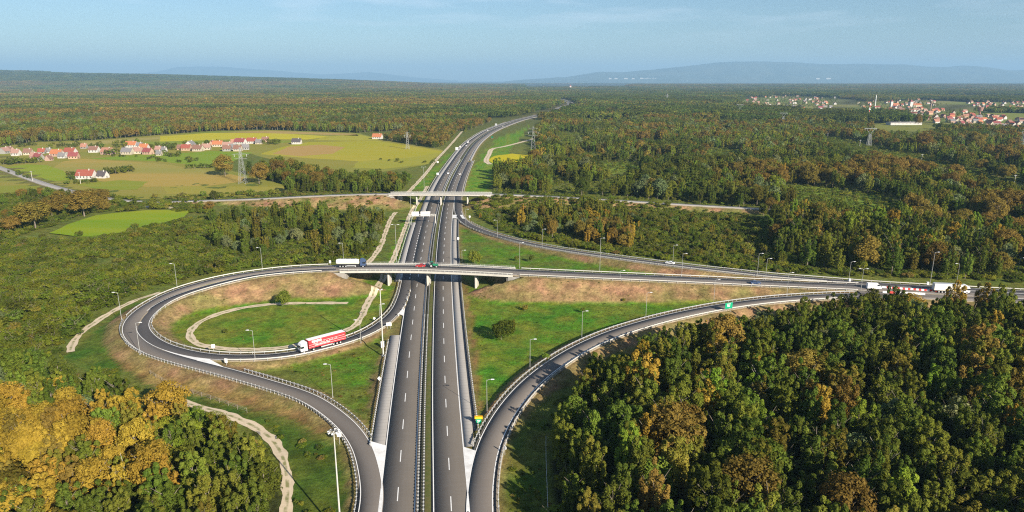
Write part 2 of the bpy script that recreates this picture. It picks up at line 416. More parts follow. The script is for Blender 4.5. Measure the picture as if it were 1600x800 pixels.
def quads_mesh(name, V, Q, mats=(), idx=None, uv=None, smooth_=False):
    me = bpy.data.meshes.new(name)
    V = np.asarray(V, np.float32); Q = np.asarray(Q, np.int32)
    k = Q.shape[1]
    me.vertices.add(len(V)); me.vertices.foreach_set('co', V.ravel())
    me.loops.add(Q.size); me.loops.foreach_set('vertex_index', Q.ravel())
    me.polygons.add(len(Q)); me.polygons.foreach_set('loop_start', np.arange(0, Q.size, k, dtype=np.int32))
    try:
        me.polygons.foreach_set('loop_total', np.full(len(Q), k, np.int32))
    except Exception:
        pass
    for m in mats: me.materials.append(m)
    if idx is not None: me.polygons.foreach_set('material_index', np.asarray(idx, np.int32))
    if smooth_: me.polygons.foreach_set('use_smooth', np.ones(len(Q), bool))
    if uv is not None:
        l = me.uv_layers.new(name='UVMap')
        l.data.foreach_set('uv', np.asarray(uv, np.float32)[Q.ravel()].ravel())
    me.update(calc_edges=True); me.validate()
    return me

def link(name, me, parent=None, loc=None):
    o = bpy.data.objects.new(name, me); C.objects.link(o)
    if parent is not None: o.parent = parent
    if loc is not None: o.location = loc
    return o

def empty(name, loc, rz=0.0, label=None, cat=None, group=None):
    o = bpy.data.objects.new(name, None); C.objects.link(o)
    o.location = loc; o.rotation_euler = (0, 0, rz); o.empty_display_size = .5
    return tag(o, label, cat, group)

class MB:
    """collects boxes, prisms and tubes into one mesh"""
    def __init__(self): self.v, self.f, self.m = [], [], []
    def poly(self, V, Fs, mi=0):
        b = len(self.v); self.v += [tuple(p) for p in V]
        for f in Fs: self.f.append(tuple(i + b for i in f)); self.m.append(mi)
    def box(self, x0, x1, y0, y1, z0, z1, mi=0, bev=0.0):
        if bev <= 0:
            V = [(x, y, z) for z in (z0, z1) for x, y in ((x0, y0), (x1, y0), (x1, y1), (x0, y1))]
            self.poly(V, [(3, 2, 1, 0), (4, 5, 6, 7), (0, 1, 5, 4), (1, 2, 6, 5), (2, 3, 7, 6), (3, 0, 4, 7)], mi)
        else:
            c = bev
            ring = [(x0 + c, y0), (x1 - c, y0), (x1, y0 + c), (x1, y1 - c), (x1 - c, y1), (x0 + c, y1), (x0, y1 - c), (x0, y0 + c)]
            cx, cy = (x0 + x1) / 2, (y0 + y1) / 2
            inn = [(cx + (x - cx) * (1 - 2 * c / max(x1 - x0, .01)), cy + (y - cy) * (1 - 2 * c / max(y1 - y0, .01))) for x, y in ring]
            V = [(x, y, z0 + c) for x, y in ring] + [(x, y, z1 - c) for x, y in ring] + [(x, y, z1) for x, y in inn] + [(x, y, z0) for x, y in inn]
            Fs = []
            for i in range(8):
                j = (i + 1) % 8
                Fs += [(i, j, j + 8, i + 8), (i + 8, j + 8, j + 16, i + 16), (j, i, i + 24, j + 24)]
            Fs += [tuple(range(16, 24)), tuple(reversed(range(24, 32)))]
            self.poly(V, Fs, mi)
    def prism(self, prof, y0, y1, mi=0):
        """profile in (x, z), swept from y0 to y1"""
        n = len(prof)
        V = [(x, y0, z) for x, z in prof] + [(x, y1, z) for x, z in prof]
        self.poly(V, [tuple(range(n)), tuple(reversed(range(n, 2 * n)))] + [(i + n, (i + 1) % n + n, (i + 1) % n, i) for i in range(n)], mi)
    def tube(self, pts, r0, r1=None, n=8, mi=0):
        r1 = r0 if r1 is None else r1
        P = [Vector(p) for p in pts]; K = len(P); V = []
        for i, p in enumerate(P):
            d = (P[min(i + 1, K - 1)] - P[max(i - 1, 0)]).normalized()
            a = d.cross(Vector((0, 0, 1)))
            if a.length < 1e-3: a = Vector((1, 0, 0))
            a.normalize(); b = d.cross(a)
            r = r0 + (r1 - r0) * i / max(K - 1, 1)
            for j in range(n):
                t = 2 * math.pi * j / n
                V.append(p + (a * math.cos(t) + b * math.sin(t)) * r)
        Fs = [tuple(reversed(range(n))), tuple(range((K - 1) * n, K * n))]
        for i in range(K - 1):
            for j in range(n):
                Fs.append((i * n + j, i * n + (j + 1) % n, (i + 1) * n + (j + 1) % n, (i + 1) * n + j))
        self.poly(V, Fs, mi)
    def cyl_y(self, x, z, y0, y1, r, n=14, mi=0):
        prof = [(x + r * math.cos(2 * math.pi * i / n), z + r * math.sin(2 * math.pi * i / n)) for i in range(n)]
        self.prism(prof, y0, y1, mi)
    def mesh(self, name, mats):
        me = bpy.data.meshes.new(name); me.from_pydata(self.v, [], self.f)
        for m in mats: me.materials.append(m)
        me.polygons.foreach_set('material_index', self.m)
        me.update(); return me
    def build(self, name, mats, parent=None):
        return link(name, self.mesh(name, mats if isinstance(mats, (list, tuple)) else [mats]), parent)

def strip(path, offs, s0=0, s1=None, step=2.0, lift=0.0):
    """cross-section offs = [(offset, dz)] swept along the path -> V, Q, UV"""
    s1 = path.L if s1 is None else s1
    n = max(2, int(abs(s1 - s0) / step) + 1)
    s = np.linspace(s0, s1, n)
    V, U = [], []
    for o, dz in offs:
        o_ = o(s) if callable(o) else np.full(n, float(o))
        p = path.at(s)
        nx, ny = np.interp(s, path.s, path.n[:, 0]), np.interp(s, path.s, path.n[:, 1])
        V.append(np.stack([p[:, 0] + nx * o_, p[:, 1] + ny * o_, p[:, 2] + dz + lift], 1)); U.append(np.stack([o_, s], 1))
    V = np.stack(V, 1); U = np.stack(U, 1); k_ = len(offs)
    i = np.arange(n - 1)[:, None] * k_ + np.arange(k_ - 1)[None]
    Q = np.stack([i, i + 1, i + k_ + 1, i + k_], -1).reshape(-1, 4)
    return V.reshape(-1, 3), Q, U.reshape(-1, 2)

class Sheets:
    def __init__(self): self.V, self.Q, self.U, self.I, self.n = [], [], [], [], 0
    def add(self, vqu, mi=0):
        V, Q, U = vqu
        self.V.append(V); self.Q.append(Q + self.n); self.U.append(U); self.I.append(np.full(len(Q), mi)); self.n += len(V)
    def build(self, name, mats, parent=None):
        me = quads_mesh(name, np.vstack(self.V), np.vstack(self.Q), mats, np.concatenate(self.I), np.vstack(self.U))
        return link(name, me, parent)

def line(path, off, width, s0=0, s1=None, dash=None, lift=.02, step=2.0):
    out = Sheets(); s1 = path.L if s1 is None else s1
    if callable(off):
        offs = [(lambda s, o=off: o(s) - width / 2, 0), (lambda s, o=off: o(s) + width / 2, 0)]
    else:
        offs = [(off - width / 2, 0), (off + width / 2, 0)]
    if dash is None:
        return [strip(path, offs, s0, s1, step, lift)]
    r, s = [], s0
    while s < s1:
        r.append(strip(path, offs, s, min(s + dash[0], s1), step, lift)); s += dash[0] + dash[1]
    return r

def copy_tree(o, parent=None):
    c = o.copy(); C.objects.link(c); c.parent = parent
    for ch in o.children: copy_tree(ch, c)
    return c

# ------------------------------------------------------------------ the ground
GX0, GX1, GY0, GY1, GS = -380.0, 470.0, 60.0, 640.0, 1.6
def spread(a, b, n):                  # growing steps from a out to b
    t = np.linspace(0, 1, n + 1)[1:]
    return a + (b - a) * (np.exp(t * 6.5) - 1) / (math.exp(6.5) - 1)
gx = np.concatenate([spread(GX0, -46000, 45)[::-1], np.arange(GX0, GX1 + .1, GS), spread(GX1, 46000, 45)])
gy = np.concatenate([spread(GY0, -4000, 25)[::-1], np.arange(GY0, GY1 + .1, GS), spread(GY1, 46000, 60)])
nx_, ny_ = len(gx), len(gy)
XX, YY = np.meshgrid(gx, gy)
nearw = np.clip((np.minimum(np.minimum(XX - GX0, GX1 - XX), np.minimum(YY - GY0, GY1 - YY))) / 40.0, 0, 1)
NAT = -.55
ZZ = NAT + nearw * ((fbm(XX / 21, YY / 21) - .5) * .7 + (fbm(XX / 4, YY / 4, 2) - .5) * .18 - .05)
emb = np.full(XX.shape, -99.0)
cap = np.full(XX.shape, 99.0)
roadd = np.full(XX.shape, 99.0)       # metres to the edge of the nearest road
def stamp(path, half, skip=None, side=None, shoulder=1.6, slope=.50):
    s = np.arange(0, path.L, 2.0); p = path.at(s)
    for si, (x, y, z) in zip(s, p):
        on = not (skip and skip[0] < si < skip[1])
        R = half + shoulder + 18
        i0, i1 = np.searchsorted(gx, x - R), np.searchsorted(gx, x + R)
        j0, j1 = np.searchsorted(gy, y - R), np.searchsorted(gy, y + R)
        if i0 >= i1 or j0 >= j1: continue
        d = np.hypot(XX[j0:j1, i0:i1] - x, YY[j0:j1, i0:i1] - y)
        sl = (slice(j0, j1), slice(i0, i1))
        if on:
            emb[sl] = np.maximum(emb[sl], z - .12 - np.maximum(0, d - half - shoulder) * slope)
            cap[sl] = np.where(d < half + GS, np.minimum(cap[sl], z - .30), cap[sl])
            roadd[sl] = np.minimum(roadd[sl], np.maximum(d - half, 0))
        else:
            e_ = min(si - skip[0], skip[1] - si)          # open ground under the span, past the abutment cones
            cap[sl] = np.where(d < half + 5, np.minimum(cap[sl], max(-.35, z - .6 - e_ * .50)), cap[sl])
stamp(motorway, 13.6, shoulder=1.2)
stamp(exit_lane, 2.9); stamp(entry_lane, 2.9); stamp(lower_ramp, 3.6); stamp(upper_ramp, 3.4)
stamp(overpass, 5.0, B1); stamp(far_road, 4.0, B2)
ZN = ZZ.copy()
ZZ = np.maximum(ZZ, emb + (fbm(XX / 5, YY / 5) - .5) * .25 * (emb > ZN))
ZZ = np.minimum(ZZ, cap)
# a shallow ditch along the left foot of the motorway
def th(x, y):
    x, y = np.asarray(x, float), np.asarray(y, float)
    i = np.clip(np.searchsorted(gx, x) - 1, 0, nx_ - 2); j = np.clip(np.searchsorted(gy, y) - 1, 0, ny_ - 2)
    u = np.clip((x - gx[i]) / (gx[i + 1] - gx[i]), 0, 1); v = np.clip((y - gy[j]) / (gy[j + 1] - gy[j]), 0, 1)
    return (ZZ[j, i] * (1 - u) + ZZ[j, i + 1] * u) * (1 - v) + (ZZ[j + 1, i] * (1 - u) + ZZ[j + 1, i + 1] * u) * v
def ground(x, y):
    z = 0.0
    for _ in range(8):
        p = at(x, y, z); z = .5 * z + .5 * float(th(p[0], p[1]))
    return (p[0], p[1], float(th(p[0], p[1])))

# soil and grass colours by place
u_, v_ = px(XX, YY, np.maximum(ZZ, -1))
infront = YY > 30
jx = (fbm(XX / 9, YY / 9) - .5) * 16; jy = (fbm(XX / 9 + 40, YY / 9 + 9) - .5) * 9
uu, vv = u_ + jx, v_ + jy
COL = np.zeros(XX.shape + (3,))
big = fbm(XX / 60, YY / 60)[..., None]
COL[:] = np.array((.085, .115, .026)) * (1 - big) + np.array((.140, .150, .040)) * big
far = np.clip((YY - 900) / 1500, 0, 1)[..., None]
COL = COL * (1 - far) + np.array((.055, .055, .022)) * far
def zone(poly, c, c2=None):
    m = inside(poly, uu, vv) & infront
    n = fbm(XX / 7, YY / 7)[m][:, None]
    n = np.clip((n - .35) / .3, 0, 1)
    COL[m] = np.array(c) * (1 - n) + np.array(c2 or c) * n
G1, G2 = (.080, .165, .016), (.145, .170, .030)
DRY, DRY2 = (.275, .178, .118), (.185, .150, .075)
zone([(240, 500), (300, 450), (420, 436), (560, 440), (620, 440), (640, 470), (590, 520), (470, 545), (300, 545)], G1, G2)
zone([(430, 560), (560, 535), (620, 500), (615, 560), (595, 690), (560, 650), (500, 605)], G1, (.11, .13, .03))
zone([(730, 450), (1330, 450), (1100, 482), (900, 545), (800, 620), (748, 690), (735, 560)], (.068, .165, .015), (.125, .165, .026))
zone([(715, 345), (760, 365), (1000, 415), (1340, 445), (1200, 445), (950, 430), (730, 425)], G1, (.10, .13, .03))
zone([(600, 420), (640, 330), (665, 290), (690, 262), (700, 255), (690, 300), (650, 430)], (.085, .20, .016), (.125, .20, .02))
zone([(725, 300), (740, 260), (780, 215), (830, 195), (800, 230), (762, 300)], (.09, .20, .018), (.14, .20, .025))
zone([(640, 300), (700, 240), (760, 205), (740, 235), (690, 285)], (.085, .19, .018), (.13, .19, .025))
zone([(735, 690), (742, 600), (725, 440), (733, 440), (752, 640)], (.15, .13, .03), (.20, .14, .06))
zone([(100, 560), (210, 470), (225, 475), (195, 520), (205, 555), (170, 600), (230, 640)], (.08, .12, .022), (.05, .11, .014))
zone([(165, 555), (200, 545), (230, 570), (400, 612), (490, 655), (520, 690), (470, 660), (350, 625), (230, 600)], (.25, .165, .080), (.175, .13, .055))
zone([(250, 612), (350, 632), (450, 665), (520, 700), (560, 800), (560, 1000), (450, 1000), (455, 740), (420, 670)], (.045, .085, .014), (.07, .105, .018))
zone([(790, 700), (805, 670), (855, 650), (856, 1000), (770, 1000)], (.065, .10, .014), (.12, .13, .030))
zone([(960, 590), (860, 610), (790, 690), (810, 660), (900, 575), (1000, 530), (1150, 495), (1300, 475), (1450, 472), (1450, 500), (1150, 525)], (.20, .14, .065), (.09, .11, .025))
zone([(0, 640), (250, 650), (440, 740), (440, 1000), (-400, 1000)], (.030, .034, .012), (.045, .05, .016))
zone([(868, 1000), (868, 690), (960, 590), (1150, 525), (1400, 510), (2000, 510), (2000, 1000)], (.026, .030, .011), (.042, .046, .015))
zone([(602, 535), (616, 520), (604, 590), (592, 690), (580, 668), (577, 600)], (.085, .072, .042), (.21, .165, .09))
for tp in ([(1165, 152), (1240, 149), (1310, 153), (1330, 172), (1210, 173), (1150, 168)], [(1335, 159), (1450, 155), (1490, 164), (1430, 180), (1340, 178)], [(1415, 172), (1500, 173), (1760, 188), (1760, 206), (1520, 202), (1430, 192)], [(1500, 159), (1760, 159), (1760, 174), (1510, 171)]):
    zone(tp, (.13, .17, .04), (.20, .19, .07))
# dry embankments: wherever the roads' banks rise over the natural ground
rise = np.clip((ZZ - ZN - .25) / .7, 0, 1) * (roadd < 30)
mown = np.clip((fbm(XX / 11 + 3, YY / 11) - .42) / .2, 0, 1)
dry = (np.array(DRY) * (1 - mown[..., None]) + np.array(DRY2) * mown[..., None])
n2 = np.clip((fbm(XX / 3, YY / 3) - .3) / .4, 0, 1)[..., None]
dry = dry * (.8 + .35 * n2)
k_ = np.clip(rise * 1.6 - mown * np.where(YY > 400, .95, .42), 0, 1)[..., None]
COL = COL * (1 - k_) + dry * k_
# worn verge right beside the paving
e = np.clip(1 - (roadd - .8) / 2.2, 0, 1)[..., None] * (.7 * infront[..., None])
COL = COL * (1 - e) + np.array((.19, .145, .075)) * e

ii = (np.arange(ny_ - 1)[:, None] * nx_ + np.arange(nx_ - 1)[None]).ravel()
gme = quads_mesh('ground', np.stack([XX, YY, ZZ], -1).reshape(-1, 3), np.stack([ii, ii + 1, ii + nx_ + 1, ii + nx_], 1), smooth_=True)
ca = gme.attributes.new('soil', 'FLOAT_COLOR', 'POINT')
COL[..., 2] *= .72
ca.data.foreach_set('color', np.concatenate([COL.reshape(-1, 3), np.ones((nx_ * ny_, 1))], 1).astype(np.float32).ravel())
gm = mat('meadow_and_soil', (.1, .1, .05), .95, .1)
N, L = gm.node_tree.nodes, gm.node_tree.links
b = N['Principled BSDF']
at_ = N.new('ShaderNodeAttribute'); at_.attribute_name = 'soil'
tc = N.new('ShaderNodeTexCoord')
na = N.new('ShaderNodeTexNoise'); na.inputs['Scale'].default_value = .9; na.inputs['Detail'].default_value = 8; na.inputs['Roughness'].default_value = .75
nb = N.new('ShaderNodeTexNoise'); nb.inputs['Scale'].default_value = .11; nb.inputs['Detail'].default_value = 6
va = N.new('ShaderNodeMapRange'); va.inputs['From Min'].default_value = .3; va.inputs['From Max'].default_value = .7; va.inputs['To Min'].default_value = .55; va.inputs['To Max'].default_value = 1.45
hu = N.new('ShaderNodeHueSaturation')
vb = N.new('ShaderNodeMapRange'); vb.inputs['From Min'].default_value = .35; vb.inputs['From Max'].default_value = .65; vb.inputs['To Min'].default_value = .475; vb.inputs['To Max'].default_value = .52
L.new(tc.outputs['Object'], na.inputs['Vector']); L.new(tc.outputs['Object'], nb.inputs['Vector'])
nc2 = N.new('ShaderNodeTexNoise'); nc2.inputs['Scale'].default_value = .27; nc2.inputs['Detail'].default_value = 5; nc2.inputs['Roughness'].default_value = .7
vc = N.new('ShaderNodeMapRange'); vc.inputs['From Min'].default_value = .36; vc.inputs['From Max'].default_value = .64; vc.inputs['To Min'].default_value = .70; vc.inputs['To Max'].default_value = 1.25
mu = N.new('ShaderNodeMath'); mu.operation = 'MULTIPLY'
L.new(tc.outputs['Object'], nc2.inputs['Vector']); L.new(nc2.outputs[0], vc.inputs[0]); L.new(vc.outputs[0], mu.inputs[1]); L.new(va.outputs[0], mu.inputs[0])
L.new(na.outputs[0], va.inputs[0]); L.new(nb.outputs[0], vb.inputs[0])
L.new(at_.outputs['Color'], hu.inputs['Color']); L.new(mu.outputs[0], hu.inputs['Value']); L.new(vb.outputs[0], hu.inputs['Hue'])
L.new(hu.outputs[0], b.inputs['Base Color'])
bp = N.new('ShaderNodeBump'); bp.inputs['Strength'].default_value = .7; bp.inputs['Distance'].default_value = .6
L.new(na.outputs[0], bp.inputs['Height']); L.new(bp.outputs[0], b.inputs['Normal'])
gme.materials.append(gm)
tag(link('ground', gme), 'wide green and brown plain around the motorway junction', kind='structure')

# ------------------------------------------------------------------ fields, as thin sheets on the plain
FIELDS = []
def field(poly, c1, c2, lift, sc_=.05, third=None, stretch=(.22, 1.6, 1), label='field'):
    pts = [at(x, y, NAT + lift) for x, y in poly]
    q_ = []
    for a, b_ in zip(pts, pts[1:] + pts[:1]):
        a, b_ = np.array(a), np.array(b_); n = max(1, int(np.linalg.norm(b_ - a) / 9)); nn = np.array((-(b_ - a)[1], (b_ - a)[0], 0)); nn /= max(np.linalg.norm(nn), 1e-6)
        for i in range(n):
            p_ = a + (b_ - a) * i / n; q_.append(p_ + nn * (fbm(p_[0] / 12, p_[1] / 12) - .5) * 5)
    pts = q_
    me = bpy.data.meshes.new('field'); me.from_pydata([tuple(p) for p in pts], [], [tuple(range(len(pts)))])
    n = Vector(me.polygons[0].normal)
    if n.z < 0: me.flip_normals()
    c1, c2 = (c1[0], c1[1], c1[2] * .7), (c2[0], c2[1], c2[2] * .7)
    me.materials.append(noisy('field_crop', c1, c2, sc_, .95, .1, 8, .3, .7, 0, 'Object', stretch, third))
    FIELDS.append(poly)
    return tag(link('field', me), label, kind='structure')
field([(-300, 236), (0, 229), (60, 222), (150, 219), (250, 211), (330, 205), (420, 203), (560, 208), (600, 219), (692, 234), (694, 240), (662, 258), (600, 268), (540, 270), (470, 262), (420, 248), (390, 240), (345, 262), (420, 283), (480, 297), (400, 306), (300, 309), (200, 312), (120, 296), (0, 312), (-300, 345)], (.200, .200, .040), (.255, .215, .062), .05, .02, (.145, .195, .028), label='mixed pasture around the village')
field([(-80, 316), (0, 290), (52, 289), (80, 297), (60, 302), (0, 313)], (.21, .215, .035), (.18, .205, .035), .08, .03, label='yellowing field below the lane')
field([(250, 213), (330, 207.5), (440, 208.5), (520, 213), (480, 218), (380, 217), (250, 222)], (.44, .38, .026), (.36, .33, .035), .08, .02, label='yellow crop strip behind the village')
field([(340, 206.5), (420, 204), (556, 209), (560, 212), (450, 209)], (.36, .26, .12), (.30, .22, .10), .10, .02, label='bare tan strip by the far wood')
field([(405, 241), (440, 230), (480, 222), (590, 220), (692, 236), (668, 252), (560, 252), (480, 247)], (.33, .29, .028), (.27, .27, .032), .08, .03, (.37, .29, .045), label='large yellow stubble field')
field([(425, 240), (452, 229), (500, 226), (540, 230), (520, 240), (470, 244)], (.38, .235, .115), (.34, .23, .095), .10, .03, label='ploughed pinkish brown patch')
field([(140, 248), (200, 243), (260, 241), (330, 236), (395, 238), (370, 250), (335, 262), (250, 252)], (.145, .24, .022), (.20, .25, .03), .08, .03, label='bright green meadow below the houses')
field([(75, 266), (100, 252), (130, 248), (200, 252), (260, 257), (340, 268), (400, 281), (330, 290), (230, 292), (160, 283)], (.30, .235, .07), (.36, .25, .09), .10, .035, (.23, .23, .05), label='tan mown field')
field([(120, 288), (190, 281), (230, 284), (215, 296), (160, 297)], (.17, .225, .026), (.23, .23, .04), .12, .03, label='green field beside the lone farm')
field([(8, 262), (40, 257), (75, 258), (100, 268), (112, 281), (85, 283), (40, 271)], (.18, .25, .022), (.23, .26, .03), .12, .03, label='bright green field at the lane')
field([(78, 364), (110, 350), (150, 336), (230, 328), (302, 329), (275, 344), (230, 359), (170, 370), (120, 370)], (.15, .25, .014), (.24, .27, .02), .50, .04, (.10, .21, .014), label='bright green mown meadow beside the big oaks')
field([(763, 249), (775, 243), (800, 240), (829, 243), (822, 252), (805, 257), (772, 256)], (.46, .38, .008), (.38, .33, .012), .06, .03, label='vivid yellow flowering field')
field([(912, 178), (950, 176), (988, 177), (985, 181), (915, 182)], (.19, .20, .05), (.22, .21, .06), .06, .02, label='pale green glade in the wood')
field([(1283, 210), (1330, 219), (1440, 246), (1560, 278), (1640, 296), (1640, 312), (1540, 290), (1440, 264), (1350, 240), (1290, 222)], (.13, .19, .028), (.17, .195, .035), .06, .03, (.10, .16, .024), label='green clearing under the power line')
field([(1220, 288), (1290, 292), (1370, 305), (1420, 320), (1350, 332), (1260, 318), (1225, 300)], (.12, .19, .024), (.16, .195, .035), .06, .03, label='grassy clearing in the right wood')
field([(1360, 196), (1395, 190), (1440, 194), (1480, 199), (1440, 206), (1370, 204)], (.19, .18, .05), (.15, .17, .04), .06, .02, label='field by the long white hall')
field([(1520, 176), (1600, 176), (1700, 180), (1700, 190), (1560, 186)], (.15, .18, .04), (.18, .19, .05), .06, .02, label='green field behind the town street')
field([(1440, 148), (1520, 148), (1600, 150), (1700, 152), (1700, 156), (1560, 153), (1450, 151)], (.22, .18, .08), (.18, .17, .07), .06, .008, label='tan field behind the town')
field([(1180, 149), (1215, 148.5), (1228, 149.5), (1200, 151)], (.20, .19, .08), (.18, .17, .07), .06, .008, label='pale strip beside the far houses')
field([(1480, 226), (1600, 226), (1700, 228), (1700, 232), (1560, 231), (1480, 229)], (.14, .17, .03), (.16, .17, .04), .06, .02, label='narrow green strip between hedges')
field([(925, 256), (990, 251), (1003, 263), (960, 272), (930, 270)], (.12, .19, .024), (.17, .20, .035), .06, .03, label='small grassy glade right of the motorway')
field([(862, 212), (905, 206), (925, 212), (880, 222)], (.14, .19, .03), (.18, .20, .04), .06, .03, label='pale grassy glade near the motorway bend')
field([(1090, 236), (1150, 232), (1165, 240), (1110, 246)], (.12, .18, .024), (.16, .19, .035), .06, .03, label='grassy gap in the right wood')
field([(1115, 163), (1160, 161), (1165, 165), (1120, 167)], (.19, .20, .06), (.17, .18, .05), .06, .01, label='small pale meadow in the far wood')

field([(85, 224), (150, 220), (250, 213.5), (250, 217), (150, 226), (100, 229)], (.32, .27, .12), (.26, .23, .08), .09, .02, label='pale mown strip left behind the village')
field([(0, 236), (60, 230), (110, 231), (60, 236), (0, 243)], (.19, .23, .035), (.24, .24, .05), .09, .02, label='green strip at the left frame edge behind the houses')
field([(215, 222), (330, 219), (470, 220), (430, 225), (330, 223), (240, 227)], (.17, .22, .03), (.22, .24, .04), .10, .02, label='green strip between yellow crop and village')
field([(250, 290), (330, 291), (440, 292), (470, 297), (380, 302), (260, 303)], (.24, .23, .04), (.29, .24, .07), .09, .03, label='rough yellowish field above the country road')
field([(510, 213), (560, 210), (600, 219), (560, 220), (490, 219)], (.33, .30, .04), (.28, .27, .05), .10, .02, label='yellow strip beside the lone wood house')
field([(560, 252), (640, 246), (690, 238), (668, 256), (600, 264), (550, 262)], (.24, .25, .04), (.30, .27, .05), .10, .03, label='olive strip at the corner by the motorway')
# the woods keep back from the near side of the open glades, or nobody would see them
GLADES = [[(x, y + d) for x, y in p] for p in FIELDS if min(q[0] for q in p) > 740 for d in (6, 12)]
# ------------------------------------------------------------------ dirt tracks
for n, (p, w) in TRACKS.items():
    v, q, uv = strip(p, [(lambda s, w=w: -w / 2 - (fbm(s / 3.5, s * 0) - .5) * 1.3, 0), (-.4, .03), (.4, .03), (lambda s, w=w: w / 2 + (fbm(s / 3.5 + 50, s * 0) - .5) * 1.3, 0)], step=1.5)
    v[:, 2] = th(v[:, 0], v[:, 1]) + .14
    q = q[:, :]
    tag(link('dirt_track', quads_mesh('dirt_track', v, q, [M['track']], None, uv)), {'track_left': 'pale dirt track winding between the grove and the slip road', 'ring_track': 'pale drain path ringing the green inside the loop', 'loop_track': 'dirt path outside the loop road', 'scrub_track': 'forked dirt path climbing beside the scrub', 'short_track': 'short white dirt lane by the meadow', 'field_track': 'dirt track beside the yellow field', 'side_track': 'service track beside the motorway'}[n], kind='structure')

# ------------------------------------------------------------------ roads
s_far = motorway.L
sA = motorway.s_px(683, 350)                       # sign gantry
S = Sheets()
S.add(strip(motorway, [(-10.05, -.3), (-10.05, 0), (-1.55, 0), (-1.55, -.3)]), 0)
S.add(strip(motorway, [(1.55, -.3), (1.55, 0), (10.0, 0), (10.0, -.3)]), 0)
# hard shoulders of pale concrete
s_lg, s_rg = motorway.s_px(664, 692), motorway.s_px(664, 702)
s_dec = motorway.s_px(672.5, 434)
S.add(strip(motorway, [(-13.4, -.4), (-13.4, -.008), (-10.0, -.008), (-10.0, -.3)], s_lg, motorway.s_px(668, 521)), 1)
S.add(strip(motorway, [(-16.4, -.4), (-16.4, .004), (-13.9, .004), (-13.9, -.3)], s_dec - 6, sA + 6), 1)
S.add(strip(motorway, [(-13.4, -.4), (-13.4, -.008), (-10.0, -.008), (-10.0, -.3)], sA + 6, s_far), 1)
S.add(strip(motorway, [(9.95, -.3), (9.95, -.008), (lambda s: 12.5 + np.clip((s - s_rg) / 20, 0, 1) * .25, -.008), (lambda s: 12.5 + np.clip((s - s_rg) / 20, 0, 1) * .25, -.4)], s_rg, motorway.s_px(685, 343)), 1)
s_up = motorway.s_px(720, 252)
S.add(strip(motorway, [(13.4, -.3), (13.4, -.008), (15.8, -.008), (15.8, -.4)], motorway.s_px(692, 308), s_up), 1)
S.add(strip(motorway, [(9.95, -.3), (9.95, -.008), (13.0, -.008), (13.0, -.4)], s_up, s_far), 1)
S.add(strip(motorway, [(12.7, -.3), (12.7, -.03), (13.9, -.05), (13.9, -.4)], s_rg + 8, motorway.s_px(685, 343)), 2)
# acceleration lanes nearest the camera
S.add(strip(motorway, [(-14.9, -.4), (-14.9, -.004), (-10.0, -.004)], 0, s_lg - 10), 0)
S.add(strip(motorway, [(9.95, -.004), (15.0, -.004), (15.0, -.4)], 0, s_rg - 12), 0)
road = S.build('motorway', [M['asphalt'], M['shoulder'], M['gutter']])
tag(road, 'straight grey dual carriageway motorway running to the horizon', kind='structure')
S = Sheets()
S.add(strip(motorway, [(-1.60, -.06), (-1.0, -.16), (.15, -.22)], 0, s_far), 0)
S.add(strip(motorway, [(.15, -.22), (.9, -.05), (1.60, -.06)], 0, s_far), 1)
M['median_dark'] = noisy('median_drain', (.045, .045, .030), (.075, .072, .045), 1.2)
M['median_grass'] = noisy('median_grass', (.075, .10, .020), (.135, .125, .040), .8, third=(.15, .12, .05))
tag(S.build('median_strip', [M['median_dark'], M['median_grass']]), 'grass and drain strip between the two carriageways', kind='structure')

def ramp(name, path, l, r, m, label, s0=0, s1=None, verge=.9, lift=.012):
    S = Sheets()
    S.add(strip(path, [(l - verge, -.55), (l - verge, -.04), (l, -.015)], s0, s1, 1.5, lift), 1)
    S.add(strip(path, [(l, -.015), (l, 0), (0, .03), (r, 0), (r, -.015)], s0, s1, 1.5, lift), 0)
    S.add(strip(path, [(r, -.015), (r + verge, -.04), (r + verge, -.55)], s0, s1, 1.5, lift), 1)
    return tag(S.build(name, [m, M['verge']]), label, kind='structure')
s_ex = exit_lane.s_px(640, 425)
ramp('exit_road', exit_lane, -2.35, 2.35, M['asphalt_dark'], 'dark newly surfaced exit lane curling round the loop', 0, None, .5)
ramp('entry_road', entry_lane, -2.75, 2.6, M['asphalt_ramp'], 'outer grey loop lane running down to the motorway', 0, None, .5, .006)
ramp('overpass_road', overpass, -4.6, 4.6, M['asphalt_ramp'], 'two lane road over the near bridge', 0, None, .5, .02)
ramp('upper_ramp', upper_ramp, -2.7, 2.7, M['asphalt_dark'], 'dark slip road rising right from the motorway', 0, None, .8, .016)
ramp('lower_ramp', lower_ramp, -3.7, 3.2, M['asphalt_ramp'], 'slip road curving down beside the dark wood', 0, None, .5, .010)
M['asphalt_pale'] = road_mat('pale_old_asphalt', (.31, .285, .25), (.39, .36, .32))
ramp('country_road', far_road, -3.2, 3.2, M['asphalt_pale'], 'country road crossing the far bridge', 0, None, .8, .012)
# paved apron where the roads meet at the toll end
V, Q, U = strip(overpass, [(-7.6, 0), (9.0, 0)], overpass.s_px(1330, 448), None, 3.0, -.03)
V[:, 2] = np.maximum(V[:, 2], -9)
tag(link('road_apron', quads_mesh('road_apron', V, Q, [M['asphalt_ramp']], None, U)), 'wide paved apron where the slip roads join', kind='structure')

